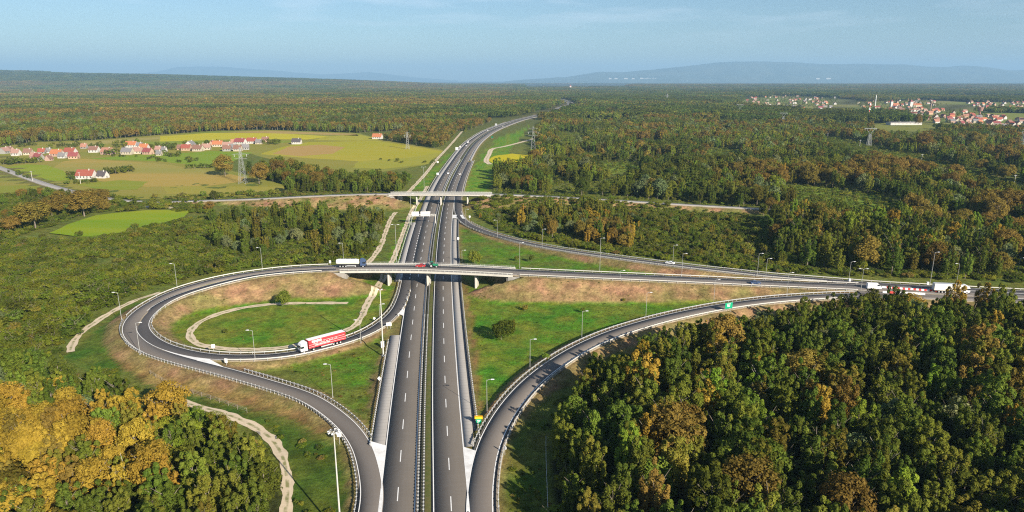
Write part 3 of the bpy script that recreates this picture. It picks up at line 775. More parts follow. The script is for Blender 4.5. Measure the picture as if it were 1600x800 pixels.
# painted markings, children of their roads
def marks(parent, items, m, name='lane_marking'):
    S = Sheets()
    for it in items: S.add(it)
    return S.build(name, [m], parent)
LM = []
LM += line(motorway, -9.75, .26, 0, motorway.s_px(671, 455))
LM += line(motorway, -9.75, .30, motorway.s_px(671, 447), sA - 4, (3.2, 3.2))
LM += line(motorway, -9.75, .26, sA + 20, s_far)
LM += line(motorway, -2.05, .24); LM += line(motorway, 2.05, .24)
LM += line(motorway, 9.70, .26, 0, motorway.s_px(690, 318))
LM += line(motorway, 9.70, .26, motorway.s_px(690, 318), s_up, (3, 3))
LM += line(motorway, 9.70, .26, s_up, s_far)
s_d = motorway.s_px(664, 685) % 16.15
LM += line(motorway, -5.9, .22, s_d + 5.0, s_far, (5.4, 10.75)); LM += line(motorway, 5.85, .22, s_d, s_far, (5.4, 10.75))
LM += line(motorway, -13.9, .22, s_dec - 5, sA + 4)
LM += line(motorway, 13.35, .22, motorway.s_px(690, 318), s_up)
marks(road, LM, M['paint'])
def follow(path, other, off):            # offset on `path` of a line that keeps `off` from `other`
    pass
exit_o = bpy.data.objects['exit_road']; entry_o = bpy.data.objects['entry_road']
sx0 = exit_lane.s_px(631, 452)
marks(exit_o, line(exit_lane, 2.05, .2, exit_lane.s_px(640, 420), None, None, .05, 1.5) + line(exit_lane, -2.1, .2, exit_lane.s_px(620, 484), None, None, .05, 1.5), M['paint'])
marks(entry_o, line(entry_lane, -2.35, .2, 0, None, None, .05, 1.5)[0:0] + line(entry_lane, 2.35, .2, 0, None, None, .05, 1.5) + line(entry_lane, -2.5, .2, entry_lane.s_px(300, 569), None, None, .05, 1.5), M['paint'])
ov = bpy.data.objects['overpass_road']
marks(ov, line(overpass, -4.2, .18, 0, None, None, .06) + line(overpass, 4.2, .18, 0, None, None, .06) + line(overpass, -.12, .12, 0, None, None, .06), M['paint'])
marks(bpy.data.objects['upper_ramp'], line(upper_ramp, -2.35, .2, upper_ramp.s_px(715, 330), None, None, .05) + line(upper_ramp, 2.35, .2, 0, None, None, .05), M['paint'])
marks(bpy.data.objects['lower_ramp'], line(lower_ramp, -2.75, .24, 0, None, None, .05) + line(lower_ramp, 2.85, .22, 0, None, None, .05), M['paint'])
marks(bpy.data.objects['country_road'], line(far_road, -2.9, .16, 0, None, None, .05) + line(far_road, 2.9, .16, 0, None, None, .05), M['paint'])

def patch(name, poly, z, m, parent, lift=.028):
    pts = [at(x, y, z) for x, y in poly]
    V = [(p[0], p[1], z + lift) for p in pts]
    me = bpy.data.meshes.new(name); me.from_pydata(V, [], [tuple(range(len(V)))])
    if me.polygons[0].normal.z < 0: me.flip_normals()
    me.materials.append(m)
    return link(name, me, parent)
M['gore'] = noisy('painted_gore', (.78, .77, .74), (.50, .48, .45), .35, .6, .3, 9, .44, .78)
def edge_pts(path, off, sa, sb, n=14):
    return [tuple(path.at(s, off)) for s in np.linspace(sa, sb, n)]
def gore(parent, A, B, lift):
    V = [(x, y, z + lift) for x, y, z in A] + [(x, y, z + lift) for x, y, z in reversed(B)]
    n = len(A)
    me = bpy.data.meshes.new('painted_gore'); me.from_pydata(V, [], [(i, i + 1, 2 * n - 2 - i, 2 * n - 1 - i) for i in range(n - 1)])
    if me.polygons[0].normal.z < 0: me.flip_normals()
    me.materials.append(M['gore']); return link('painted_gore', me, parent)
# left gore between the entry lane and the motorway, right gore, loop gore, exit gore, far right gore
gore(road, edge_pts(entry_lane, -2.45, entry_lane.s_px(565, 693), entry_lane.s_px(577, 800)), edge_pts(motorway, -9.85, motorway.s_px(664, 693), motorway.s_px(662.7, 800)), .034)
gore(road, edge_pts(lower_ramp, 2.8, lower_ramp.s_px(762, 703), lower_ramp.s_px(749.5, 800)), edge_pts(motorway, 9.8, motorway.s_px(664, 703), motorway.s_px(662.7, 800)), .034)
gore(entry_o, edge_pts(exit_lane, -2.2, exit_lane.s_px(338, 557), exit_lane.s_px(245, 535)), edge_pts(entry_lane, -2.55, entry_lane.s_px(338, 578), entry_lane.s_px(235, 547)), .055)
gore(road, edge_pts(exit_lane, -2.2, exit_lane.s_px(614, 491), exit_lane.s_px(629, 463)), edge_pts(motorway, -9.8, motorway.s_px(669.5, 494), motorway.s_px(671.5, 463)), .055)
gore(road, edge_pts(upper_ramp, -2.4, upper_ramp.s_px(721.5, 342), upper_ramp.s_px(718, 336)), edge_pts(motorway, 9.75, motorway.s_px(684, 342), motorway.s_px(685, 336)), .055)

# ------------------------------------------------------------------ guard rails
post_me = MB(); post_me.box(-.05, .05, -.06, .06, -.6, .70); post_me.box(-.20, .20, -.17, .17, .70, .83, 1, .02)
post_me = post_me.mesh('post', [M['galv'], M['galv_pale']])
def guardrail(path, off, s0, s1, label, spacing=4.0, m='galv_pale', h=.78, name='guardrail'):
    if s1 < s0: s0, s1 = s1, s0
    mid = tuple(path.at((s0 + s1) / 2, off))
    root = empty(name, mid, 0, label, 'guardrail', 'steel guardrails along the roads')
    t = .05
    prof = [(off - t, h - .34), (off - t * 1.6, h - .26), (off - t, h - .18), (off - t * 1.6, h - .08), (off - t, h), (off + t, h), (off + t * 1.6, h - .08), (off + t, h - .18), (off + t * 1.6, h - .26), (off + t, h - .34), (off - t, h - .34)]
    v, q, _ = strip(path, prof, s0, s1, 2.5)
    v = v - np.array(mid)
    link('rail', quads_mesh('rail', v, q, [M[m]]), root)
    ss = np.arange(s0, s1, spacing)
    P = path.at(ss, off)
    u, w = px(P[:, 0], P[:, 1], P[:, 2])
    vis = (u > -20) & (u < 1620) & (w < 830) & (P[:, 1] > 40)
    order = [i for i in np.argsort(np.hypot(P[:, 0], P[:, 1])) if vis[i]][:100]
    rest = [i for i in range(len(ss)) if i not in set(order) and vis[i]]
    for i in order:
        o = bpy.data.objects.new('post', post_me); C.objects.link(o); o.parent = root
        o.location = (P[i, 0] - mid[0], P[i, 1] - mid[1], P[i, 2] - mid[2]); o.rotation_euler = (0, 0, path.heading(ss[i]))
    if rest:
        b_ = MB()
        for i in rest:
            x, y, z = P[i] - np.array(mid); b_.box(x - .06, x + .06, y - .06, y + .06, z - .6, z + h)
        o = b_.build('far_posts', [M['galv']], root); o['kind'] = 'stuff'
    return root
mp = motorway.s_px
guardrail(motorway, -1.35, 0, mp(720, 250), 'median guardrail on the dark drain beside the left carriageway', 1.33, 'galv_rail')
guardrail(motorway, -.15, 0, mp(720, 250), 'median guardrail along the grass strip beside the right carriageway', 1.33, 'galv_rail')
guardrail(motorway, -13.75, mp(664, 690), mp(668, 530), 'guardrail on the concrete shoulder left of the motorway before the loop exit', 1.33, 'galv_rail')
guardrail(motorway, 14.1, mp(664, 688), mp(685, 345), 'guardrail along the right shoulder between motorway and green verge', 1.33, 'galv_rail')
guardrail(motorway, -16.9, mp(673, 430), mp(690, 312), 'guardrail left of the motorway between the two bridges', 4.0)
guardrail(motorway, -13.8, mp(692, 306), mp(800, 191), 'long guardrail left of the motorway beyond the far bridge', 6.0)
guardrail(motorway, 16.4, mp(694, 302), mp(720, 252), 'guardrail right of the motorway just beyond the far bridge', 6.0)
guardrail(lower_ramp, -4.05, lower_ramp.s_px(1340, 461), lower_ramp.L, 'white guardrail between the lower slip road and the dark wood', 2.6)
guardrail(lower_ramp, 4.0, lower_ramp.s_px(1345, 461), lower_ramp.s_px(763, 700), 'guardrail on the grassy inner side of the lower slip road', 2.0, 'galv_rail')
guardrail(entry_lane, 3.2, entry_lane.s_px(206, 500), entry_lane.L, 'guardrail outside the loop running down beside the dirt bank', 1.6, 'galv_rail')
guardrail(entry_lane, 3.2, 4, entry_lane.s_px(212, 492), 'guardrail along the outer top of the loop by the scrub', 4.0)
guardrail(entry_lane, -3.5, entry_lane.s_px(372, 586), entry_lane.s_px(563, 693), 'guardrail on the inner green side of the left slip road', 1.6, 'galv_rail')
guardrail(exit_lane, 3.0, exit_lane.s_px(640, 425), exit_lane.L - 6, 'guardrail round the inside of the loop above the ring path', 4.0)
guardrail(exit_lane, -3.0, exit_lane.s_px(598, 507), exit_lane.s_px(365, 559), 'guardrail beside the red lorry on its motorway side', 4.0)
guardrail(overpass, -5.3, B1[1] + 6, overpass.s_px(1350, 449), 'upper guardrail of the road leading off the near bridge', 4.0)
guardrail(overpass, 5.3, B1[1] + 6, overpass.s_px(1330, 448), 'lower guardrail of the road leading off the near bridge', 4.0)
guardrail(upper_ramp, -3.4, upper_ramp.s_px(728, 349), upper_ramp.L, 'guardrail on the scrub side of the upper slip road', 4.0)
guardrail(upper_ramp, 3.4, upper_ramp.s_px(726, 348), upper_ramp.s_px(1290, 438), 'guardrail on the grassy side of the upper slip road', 4.0)

# ------------------------------------------------------------------ bridges
def bridge(path, B, half, label, piers, zdeck, ext=6.0):
    s0, s1 = B[0] - ext, B[1] + ext
    mid = tuple(path.at((s0 + s1) / 2)); O = np.array((mid[0], mid[1], 0.0))
    root = empty('bridge', tuple(O), 0, label, 'bridge', 'road bridges over the motorway')
    def sw(name, prof, m, a=s0, b_=s1):
        v, q, _ = strip(path, prof + [prof[0]], a, b_, 3.0)
        n = len(prof) + 1; V = v - O
        me_f = [tuple(r) for r in q]
        last = len(V) - n
        me_f += [tuple(range(n - 1)), tuple(last + i for i in reversed(range(n - 1)))]
        me = bpy.data.meshes.new(name); me.from_pydata([tuple(p) for p in V], [], me_f); me.materials.append(m); me.update()
        return link(name, me, root)
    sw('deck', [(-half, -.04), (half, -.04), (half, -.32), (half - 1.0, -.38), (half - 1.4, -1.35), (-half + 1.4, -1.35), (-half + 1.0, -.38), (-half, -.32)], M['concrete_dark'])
    for sg in (-1, 1):
        a, b_ = sorted((sg * half, sg * (half - .75)))
        sw('kerb', [(a, -.03), (a, .16), (b_, .16), (b_, -.03)], M['concrete'])
        a, b_ = sorted((sg * (half + .004), sg * (half + .26)))
        sw('edge_beam', [(a, -.62), (a, .22), (b_, .22), (b_, -.62)], M['concrete'])
        r = MB()
        ss = np.arange(s0, s1, 2.0); P = path.at(ss, sg * (half + .1)) - O
        for p in P: r.box(p[0] - .03, p[0] + .03, p[1] - .03, p[1] + .03, p[2] + .2, p[2] + 1.2)
        for hh in (.55, .85, 1.2): r.tube([tuple(p + np.array((0, 0, hh))) for p in P], .028, n=5)
        r.build('railing', [M['galv_pale']], root)
        t = .06; o_ = sg * (half - .85); h = .85
        v, q, _ = strip(path, [(o_ - t, h - .34), (o_ - t, h), (o_ + t, h), (o_ + t, h - .34), (o_ - t, h - .34)], s0, s1, 3)
        link('guard_rail', quads_mesh('guard_rail', v - O, q, [M['galv_pale']]), root)
        r = MB()
        for p in path.at(np.arange(s0, s1, 4.0), o_) - O: r.box(p[0] - .06, p[0] + .06, p[1] - .06, p[1] + .06, p[2] + .1, p[2] + h - .1)
        r.build('guard_rail_posts', [M['galv']], root)
    for (sp_, w_) in piers:
        p = path.at(sp_) - O; hd = path.heading(sp_)
        pr = MB(); n = 10; ring = []
        L_ = half * .42; R_ = .48
        for sg in (1, -1):
            for i in range(n + 1):
                a = -math.pi / 2 + math.pi * i / n + (0 if sg > 0 else math.pi)
                ring.append((R_ * math.sin(a) * 1.0 if False else R_ * math.cos(a + math.pi / 2) , sg * L_ + R_ * math.sin(a + math.pi / 2)))
        ring = [(x, y) for x, y in ring]
        zt, zb = p[2] - 1.35, float(th(p[0] + O[0], p[1] + O[1])) - .5
        V = [(x, y, zb) for x, y in ring] + [(x, y, zt) for x, y in ring]
        k2 = len(ring)
        pr.poly(V, [tuple(reversed(range(k2))), tuple(range(k2, 2 * k2))] + [(i, (i + 1) % k2, (i + 1) % k2 + k2, i + k2) for i in range(k2)])
        o = pr.build('pier', [M['concrete']], root); o.location = (p[0], p[1], 0); o.rotation_euler = (0, 0, hd)
    for sp_, sg in ((B[0] - 1.0, -1), (B[1] + 1.0, 1)):
        p = path.at(sp_) - O; hd = path.heading(sp_)
        ab = MB(); ab.box(-.7, .7, -half + .4, half - .4, p[2] - 4.0, p[2] - 1.36)
        ab.box(-.9 if sg < 0 else -.2, .2 if sg < 0 else .9, -half + .3, half - .3, p[2] - 1.36, p[2] - .42)
        for s2 in (-1, 1):
            prof = [(0, p[2] - 4), (sg * 5.0, p[2] - 1.6), (sg * 5.0, p[2] - .66), (0, p[2] - .66)]
            y0, y1 = sorted((s2 * (half - .35), s2 * (half - .02)))
            ab.prism(prof, y0, y1)
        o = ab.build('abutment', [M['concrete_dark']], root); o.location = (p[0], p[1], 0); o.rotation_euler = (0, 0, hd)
        # concrete steps or chute down the cone
        ch = MB()
        q0 = path.at(sp_ - sg * 1.2, half + .6) - O; q1 = path.at(sp_ - sg * 15, half + 1.4) - O
        pts = []
        for t in np.linspace(0, 1, 9):
            x, y = q0[0] * (1 - t) + q1[0] * t, q0[1] * (1 - t) + q1[1] * t
            pts.append((x, y, float(th(x + O[0], y + O[1])) + .1))
        dx = Vector((q1[0] - q0[0], q1[1] - q0[1], 0)).normalized(); nn = Vector((-dx.y, dx.x, 0)) * .7
        V = []
        for t_ in pts: V += [(t_[0] + nn.x, t_[1] + nn.y, t_[2] + .12), (t_[0] - nn.x, t_[1] - nn.y, t_[2] + .12)]
        ch.poly(V, [(2 * i, 2 * i + 1, 2 * i + 3, 2 * i + 2) for i in range(len(pts) - 1)])
        ch.build('drain_chute', [M['concrete']], root)
    return root
def pier_s(path, x, y):
    g = at(x, y, 0); return path.nearest(g[0], g[1])
bridge(overpass, B1, 5.9, 'near concrete overpass carrying the tanker lorry', [(pier_s(overpass, 607, 447), 1), (pier_s(overpass, 673, 440), 1), (pier_s(overpass, 738, 452), 1)], 7.3, 3.0)
bridge(far_road, B2, 4.6, 'far concrete overpass beyond the sign gantry, empty of traffic', [(pier_s(far_road, 651, 319), 1), (pier_s(far_road, 691, 315), 1), (pier_s(far_road, 731, 318), 1)], 7.8, 4.0)

# ------------------------------------------------------------------ hills and far mountains
def ridge(name, prof, Y, depth, m, label, amp=.06):
    """a long hill with a skyline given by prof (pixel x, pixel y) at distance Y, falling away to both sides"""
    prof = sorted(prof)
    xs = np.linspace(prof[0][0], prof[-1][0], 260)
    ys = np.interp(xs, [p[0] for p in prof], [p[1] for p in prof])
    X = (xs - 800) / F * Y * 1.03
    H = np.array([z_for_row(Y, y) for y in ys])
    H = np.maximum(H, -2) + (fbm(xs / 9, xs * 0 + 3, 4) - .5) * amp * np.maximum(H, 0)
    rows = np.linspace(-1, 1, 23)
    V = []
    for r in rows:
        f_ = math.cos(r * math.pi / 2) ** 1.3
        sp = (fbm(xs / 14 + r * .3, np.full(xs.shape, r * 4.0), 4) - .5)
        V.append(np.stack([X * (1 + r * .04), np.full(xs.shape, Y) + r * depth, np.where(abs(r) > .99, -3, H * f_ * (1 + sp * .5 * (1 - f_)))], 1))
    V = np.concatenate(V); n = len(xs)
    i = (np.arange(len(rows) - 1)[:, None] * n + np.arange(n - 1)[None]).ravel()
    return tag(link(name, quads_mesh(name, V, np.stack([i, i + 1, i + n + 1, i + n], 1), [m], smooth_=True)), label, kind='structure')
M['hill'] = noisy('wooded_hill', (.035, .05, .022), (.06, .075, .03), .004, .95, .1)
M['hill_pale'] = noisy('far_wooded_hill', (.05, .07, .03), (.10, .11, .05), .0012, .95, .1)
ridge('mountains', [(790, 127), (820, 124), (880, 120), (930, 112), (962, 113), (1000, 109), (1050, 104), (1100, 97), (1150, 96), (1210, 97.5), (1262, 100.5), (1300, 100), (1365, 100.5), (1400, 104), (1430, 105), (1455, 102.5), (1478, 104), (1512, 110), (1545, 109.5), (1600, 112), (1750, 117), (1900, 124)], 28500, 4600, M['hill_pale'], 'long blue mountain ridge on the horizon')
HP = [(-500, 108), (-200, 107.5), (0, 109.5), (30, 110.2), (50, 112.5), (85, 111.5), (95, 113.5), (160, 115.5), (250, 117), (330, 119), (400, 121.5), (470, 123.2), (540, 125.5), (620, 129), (700, 133.5)]
HY, HD = 9500.0, 3700.0
def hill_z(x, y):
    r = np.clip((np.asarray(y, float) - HY) / HD, -1, 1)
    xs = 800 + np.asarray(x, float) / (1.03 * (1 + r * .04)) / HY * F
    return np.interp(xs, [p[0] for p in HP], [max(z_for_row(HY, p[1]), -2) for p in HP]) * np.cos(r * math.pi / 2) ** 1.3 - 3
ridge('hills', HP, HY, HD, M['hill'], 'low dark wooded ridge at the left end of the horizon', .03)
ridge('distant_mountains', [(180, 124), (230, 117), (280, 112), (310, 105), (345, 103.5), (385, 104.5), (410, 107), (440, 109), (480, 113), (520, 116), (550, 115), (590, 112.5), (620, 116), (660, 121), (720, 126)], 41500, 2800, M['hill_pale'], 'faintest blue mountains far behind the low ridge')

# ------------------------------------------------------------------ trees: prototype crowns and trunks
def crown_geo(seed, H, R, shape, nc, nl, ls):
    r = np.random.default_rng(seed)
    if shape == 'upright':
        # several upright plumes of different height, each a stack of leafy clumps narrowing to its tip
        npl = max(4, nc // 5); C_, RC, D_ = [], [], []
        for k in range(npl):
            a = k * 2.39996 + r.uniform(-.4, .4); q = math.sqrt((k + .3) / npl) * R * .80
            top = H * (1.02 - .42 * (q / R) ** 1.4) * r.uniform(.80, 1.04); bot = H * r.uniform(.10, .30)
            x, y = math.cos(a) * q, math.sin(a) * q
            n = max(3, nc // npl)
            for i in range(n):
                t = (i + r.uniform(.1, .9)) / n
                z = bot + (top - bot) * t
                w = R * r.uniform(.26, .40) * (1.05 - .62 * t ** 1.6)
                C_.append((x * (.75 + .35 * t) + r.normal() * .18 * w, y * (.75 + .35 * t) + r.normal() * .18 * w, z)); RC.append(w); D_.append((x / R, y / R, .4))
        c, rc, d = np.array(C_), np.array(RC), np.array(D_)
        el = 1.75; el_ = el * (H * .5 / n) / (R * .55)
        el = float(np.clip(el_, 1.2, 2.2))
    else:
        if shape == 'round': zc, rz, el = .55 * H, .44 * H, .95
        elif shape == 'willow': zc, rz, el = .52 * H, .46 * H, 1.25
        else: zc, rz, el = .46 * H, .50 * H, 1.0
        d = r.normal(size=(nc * 3, 3)); d /= np.linalg.norm(d, axis=1)[:, None]
        d = d[d[:, 2] > (-.75 if shape != 'bush' else -.25)][:nc]
        rad = r.uniform(.35, 1.0, len(d)) ** .6
        sq = r.uniform(.80, 1.15, 2)                         # no crown is quite round
        c = d * rad[:, None] * np.array((R * sq[0], R * sq[1], rz)) * .82 + np.array((0, 0, zc))
        c[:, :2] += r.normal(size=2) * R * .12 * (c[:, 2:3] / H)
        rc = R * r.uniform(.18, .42, len(d))
    Vs = []
    up = np.array((0, 0, .35))
    for k in range(len(c)):
        e = r.normal(size=(nl, 3)) + d[k] * .5 + up
        e /= np.linalg.norm(e, axis=1)[:, None]
        q = r.uniform(.40, 1.12, nl) ** .6
        p = c[k] + e * (q * rc[k])[:, None] * np.array((1, 1, el))
        p[:, 2] = np.maximum(p[:, 2], .15)
        nrm = e * 1.0 + r.normal(size=(nl, 3)) * .45 + np.array((0, 0, .30))
        nrm /= np.linalg.norm(nrm, axis=1)[:, None]
        a = np.cross(nrm, r.normal(size=(nl, 3))); a /= np.linalg.norm(a, axis=1)[:, None]
        b_ = np.cross(nrm, a)
        s = (ls * r.uniform(.5, 1.4, nl))[:, None]
        Vs.append(np.stack([p - a * s * .62, p - b_ * s * .38, p + a * s * .62, p + b_ * s * .38], 1))
    V = np.concatenate(Vs).reshape(-1, 3)
    return V, np.arange(len(V)).reshape(-1, 4)

def trunk_geo(seed, H, R, limbs=6, r0=.20):
    r = random.Random(seed); t = MB()
    top = H * .72; lx, ly = r.uniform(-.3, .3), r.uniform(-.3, .3)
    t.tube([(0, 0, -.6), (lx * .2, ly * .2, top * .35), (lx * .6, ly * .6, top * .7), (lx, ly, top)], r0, r0 * .3, 7)
    for i in range(limbs):
        z0 = top * r.uniform(.35, .85); a = r.uniform(0, 6.28); l = R * r.uniform(.5, .85)
        t.tube([(lx * z0 / top, ly * z0 / top, z0), (math.cos(a) * l * .5, math.sin(a) * l * .5, z0 + l * .55), (math.cos(a) * l, math.sin(a) * l, z0 + l * 1.25)], r0 * .42, r0 * .12, 5)
    return t

SHAPES = {   # name: (height, radius, shape, clumps, leaves per clump, leaf size)
    'poplar': [(15, 3.3, 'upright', 46, 130, .37), (15, 3.0, 'upright', 42, 132, .37), (15, 3.8, 'upright', 54, 120, .38), (15, 3.4, 'upright', 38, 145, .36)],
    'broad': [(15, 4.9, 'round', 70, 84, .46), (15, 5.3, 'round', 66, 92, .47), (15, 4.5, 'round', 60, 92, .45)],
    'willow': [(10, 4.2, 'willow', 46, 66, .46), (10, 3.8, 'willow', 40, 74, .46)],
    'bush': [(4, 2.4, 'bush', 26, 44, .34), (4, 2.1, 'bush', 24, 46, .34), (4, 2.8, 'bush', 30, 40, .36)],
}
GEO = {}
for kd, lst in SHAPES.items():
    for i, (H, R, sh, nc, nl, ls) in enumerate(lst):
        s_ = hash(kd) % 1 + i * 31 + {'poplar': 100, 'broad': 200, 'willow': 300, 'bush': 400}[kd]
        GEO[kd, i, 'near'] = crown_geo(s_, H, R, sh, nc, nl, ls)
        GEO[kd, i, 'mid'] = crown_geo(s_, H, R, sh, max(8, int(nc * .55)), nl // 4, ls * 1.95)
        GEO[kd, i, 'far'] = crown_geo(s_, H, R * 1.05, sh, max(7, nc // 4), nl // 10, ls * 3.6)
        GEO[kd, i, 'trunk'] = trunk_geo(s_, H, R, 6 if kd != 'bush' else 5, .24 if kd in ('poplar', 'broad') else .10)
_crowns, _trunks, _joined = {}, {}, {}
def crown_mesh(kd, i, col):
    k2 = (kd, i, col)
    if k2 not in _crowns: _crowns[k2] = quads_mesh('crown', *GEO[kd, i, 'near'], [LEAF[col]])
    return _crowns[k2]
def trunk_mesh(kd, i):
    if (kd, i) not in _trunks: _trunks[kd, i] = GEO[kd, i, 'trunk'].mesh('trunk', [M['bark']])
    return _trunks[kd, i]
def joined(kd, i, col, lod):
    """crown and trunk in one mesh, for the woods nobody would count"""
    k2 = (kd, i, col, lod)
    if k2 not in _joined:
        V, Q = GEO[kd, i, lod]
        if lod == 'far':
            me = quads_mesh('wood_tree', V, Q, [LEAF[col]])
        else:
            t = GEO[kd, i, 'trunk']
            vs = [tuple(v) for v in V] + list(t.v)
            fs = [tuple(q) for q in Q] + [tuple(a + len(V) for a in f) for f in t.f]
            me = bpy.data.meshes.new('wood_tree'); me.from_pydata(vs, [], fs)
            me.materials.append(LEAF[col]); me.materials.append(M['bark'])
            me.polygons.foreach_set('material_index', np.array([0] * len(Q) + [1] * len(t.f), np.int32)); me.update()
        _joined[k2] = me
    return _joined[k2]

def scatter(name, label, variants, pts, z_scale=True):
    """ONE stuff object: pts rows are x, y, z, scale, heightscale, rotation, variant"""
    pts = np.asarray(pts, float)
    me = bpy.data.meshes.new(name); me.vertices.add(len(pts)); me.vertices.foreach_set('co', pts[:, :3].astype(np.float32).ravel())
    for an, col in (('size', 3), ('tall', 4), ('turn', 5)):
        a = me.attributes.new(an, 'FLOAT', 'POINT'); a.data.foreach_set('value', pts[:, col].astype(np.float32))
    a = me.attributes.new('which', 'INT', 'POINT'); a.data.foreach_set('value', pts[:, 6].astype(np.int32))
    o = tag(link(name, me), label, kind='stuff')
    ng = bpy.data.node_groups.new(name + '_spread', 'GeometryNodeTree')
    ng.interface.new_socket('Geometry', in_out='INPUT', socket_type='NodeSocketGeometry')
    ng.interface.new_socket('Geometry', in_out='OUTPUT', socket_type='NodeSocketGeometry')
    N, L = ng.nodes, ng.links
    gi, go = N.new('NodeGroupInput'), N.new('NodeGroupOutput')
    jn = N.new('GeometryNodeJoinGeometry')
    def attr(n_, t):
        x = N.new('GeometryNodeInputNamedAttribute'); x.data_type = t; x.inputs['Name'].default_value = n_
        return next(s for s in x.outputs if s.enabled and s.name == 'Attribute')
    size, tall, turn, which = attr('size', 'FLOAT'), attr('tall', 'FLOAT'), attr('turn', 'FLOAT'), attr('which', 'INT')
    cs = N.new('ShaderNodeCombineXYZ'); L.new(size, cs.inputs[0]); L.new(size, cs.inputs[1]); L.new(tall, cs.inputs[2])
    cr = N.new('ShaderNodeCombineXYZ'); L.new(turn, cr.inputs[2])
    for k2, me2 in enumerate(variants):
        if not np.any(pts[:, 6] == k2): continue
        src = bpy.data.objects.new('source_plant', me2)
        oi = N.new('GeometryNodeObjectInfo'); oi.inputs['Object'].default_value = src; oi.inputs['As Instance'].default_value = False
        oi.transform_space = 'ORIGINAL'
        cmp_ = N.new('FunctionNodeCompare'); cmp_.data_type = 'INT'; cmp_.operation = 'EQUAL'
        ia = [s for s in cmp_.inputs if s.enabled]
        L.new(which, ia[0]); ia[1].default_value = k2
        ip = N.new('GeometryNodeInstanceOnPoints')
        L.new(gi.outputs[0], ip.inputs['Points']); L.new(cmp_.outputs[0], ip.inputs['Selection'])
        L.new(oi.outputs['Geometry'], ip.inputs['Instance']); L.new(cr.outputs[0], ip.inputs['Rotation']); L.new(cs.outputs[0], ip.inputs['Scale'])
        L.new(ip.outputs[0], jn.inputs[0])
    L.new(jn.outputs[0], go.inputs[0])
    md = o.modifiers.new('spread', 'NODES'); md.node_group = ng
    return o

# ------------------------------------------------------------------ where the trees stand
ROADS = [(motorway, 16.5), (exit_lane, 6.5), (entry_lane, 7.0), (overpass, 9.0), (upper_ramp, 7.0), (lower_ramp, 7.5), (far_road, 6.0)] + [(p, w / 2 + 1.8) for p, w in TRACKS.values()]
def clear_of_roads(x, y, extra=0.0):
    ok = np.ones(len(x), bool)
    for p, w in ROADS:
        P = p.p[::2, :2]; w = w + extra
        box = (x > P[:, 0].min() - w) & (x < P[:, 0].max() + w) & (y > P[:, 1].min() - w) & (y < P[:, 1].max() + w) & ok
        idx = np.where(box)[0]
        for c in range(0, len(idx), 4000):
            j = idx[c:c + 4000]
            d2 = ((x[j, None] - P[None, :, 0]) ** 2 + (y[j, None] - P[None, :, 1]) ** 2).min(1)
            ok[j] &= d2 > w * w
    return ok
def cast(poly, spacing, seed, wobble=6.0, keepout=(), gap=0.0, gscale=30.0, extra=0.0):
    """jittered grid of ground points whose picture position falls in poly"""
    r = np.random.default_rng(seed)
    G = np.array([at(x, y, 0)[:2] for x, y in poly])
    x0, y0 = G.min(0); x1, y1 = G.max(0)
    gxx, gyy = np.meshgrid(np.arange(x0, x1, spacing), np.arange(y0, y1, spacing))
    x = (gxx + r.uniform(-.48, .48, gxx.shape) * spacing).ravel(); y = (gyy + r.uniform(-.48, .48, gyy.shape) * spacing).ravel()
    u, v = px(x, y, -.5)
    sc_ = np.clip(1.0 * 250 / np.maximum(y, 60), .04, 1.6)
    du = (fbm(x / 18 + seed, y / 18) - .5) * wobble * 4 * sc_; dv = (fbm(x / 18, y / 18 + seed) - .5) * wobble * 2 * sc_
    ok = inside(poly, u + du, v + dv) & (u > -160) & (u < 1760) & (v < 960)
    x, y, u, v = x[ok], y[ok], u[ok], v[ok]
    for p in keepout:
        m = ~inside(p, u, v); x, y, u, v = x[m], y[m], u[m], v[m]
    if gap > 0:
        m = fbm(x / gscale + seed * 3, y / gscale) > gap; x, y = x[m], y[m]
    m = clear_of_roads(x, y, extra); x, y = x[m], y[m]
    u, v = px(x, y, -.5)
    return x, y, u, v

TREES = []      # x, y, height, width factor, kind, shape index, colour, region
def grow(reg, xy, hlo, hhi, mix, seed, kinds=None):
    r = random.Random(seed)
    x, y, u, v = xy
    nz = fbm(x / 35 + seed, y / 35 + 2 * seed)
    for i in range(len(x)):
        m = mix(u[i], v[i], nz[i], r) if callable(mix) else mix
        if m is None: continue
        kd, col = r.choices([a for a, _ in m], [w for _, w in m])[0]
        h = r.uniform(hlo, hhi) * (.80 + .42 * nz[i])
        if reg == 'right wood':
            e_ = min(math.hypot(x[i] - p_[0], y[i] - p_[1]) for p_ in lower_ramp.p[::3])
            h *= min(1.0, .52 + .48 * max(0, e_ - 9) / 24)
        if kd == 'bush': h = r.uniform(2.0, 4.6)
        elif kd == 'willow': h *= .75
        TREES.append((x[i], y[i], h, r.uniform(.85, 1.2), kd, r.randrange(len(SHAPES[kd])), col, reg))

WOOD = [(868, 1000), (868, 708), (884, 660), (912, 622), (962, 588), (1040, 557), (1130, 530), (1215, 514), (1300, 504), (1420, 504), (1500, 512), (1620, 505), (1960, 500), (1960, 1000)]
P_, B_, W_, U_ = 'poplar', 'broad', 'willow', 'bush'
def mix_wood(u, v, n, r):
    if n > .66: return [((P_, 'golden'), 2.5), ((P_, 'rusty'), 1), ((B_, 'rusty'), .5), ((P_, 'olive'), 4), ((P_, 'green'), 3)]
    if n < .40: return [((P_, 'dark green'), 6), ((P_, 'green'), 3), ((W_, 'grey green'), 1.2), ((P_, 'olive'), 1)]
    return [((P_, 'dark green'), 5), ((P_, 'green'), 4), ((P_, 'olive'), 3), ((B_, 'rusty'), .25), ((P_, 'rusty'), .35), ((P_, 'golden'), .9), ((P_, 'bright green'), .6), ((W_, 'green'), 1)]
grow('right wood', cast(WOOD, 6.0, 21, 4), 12, 20, mix_wood, 1)
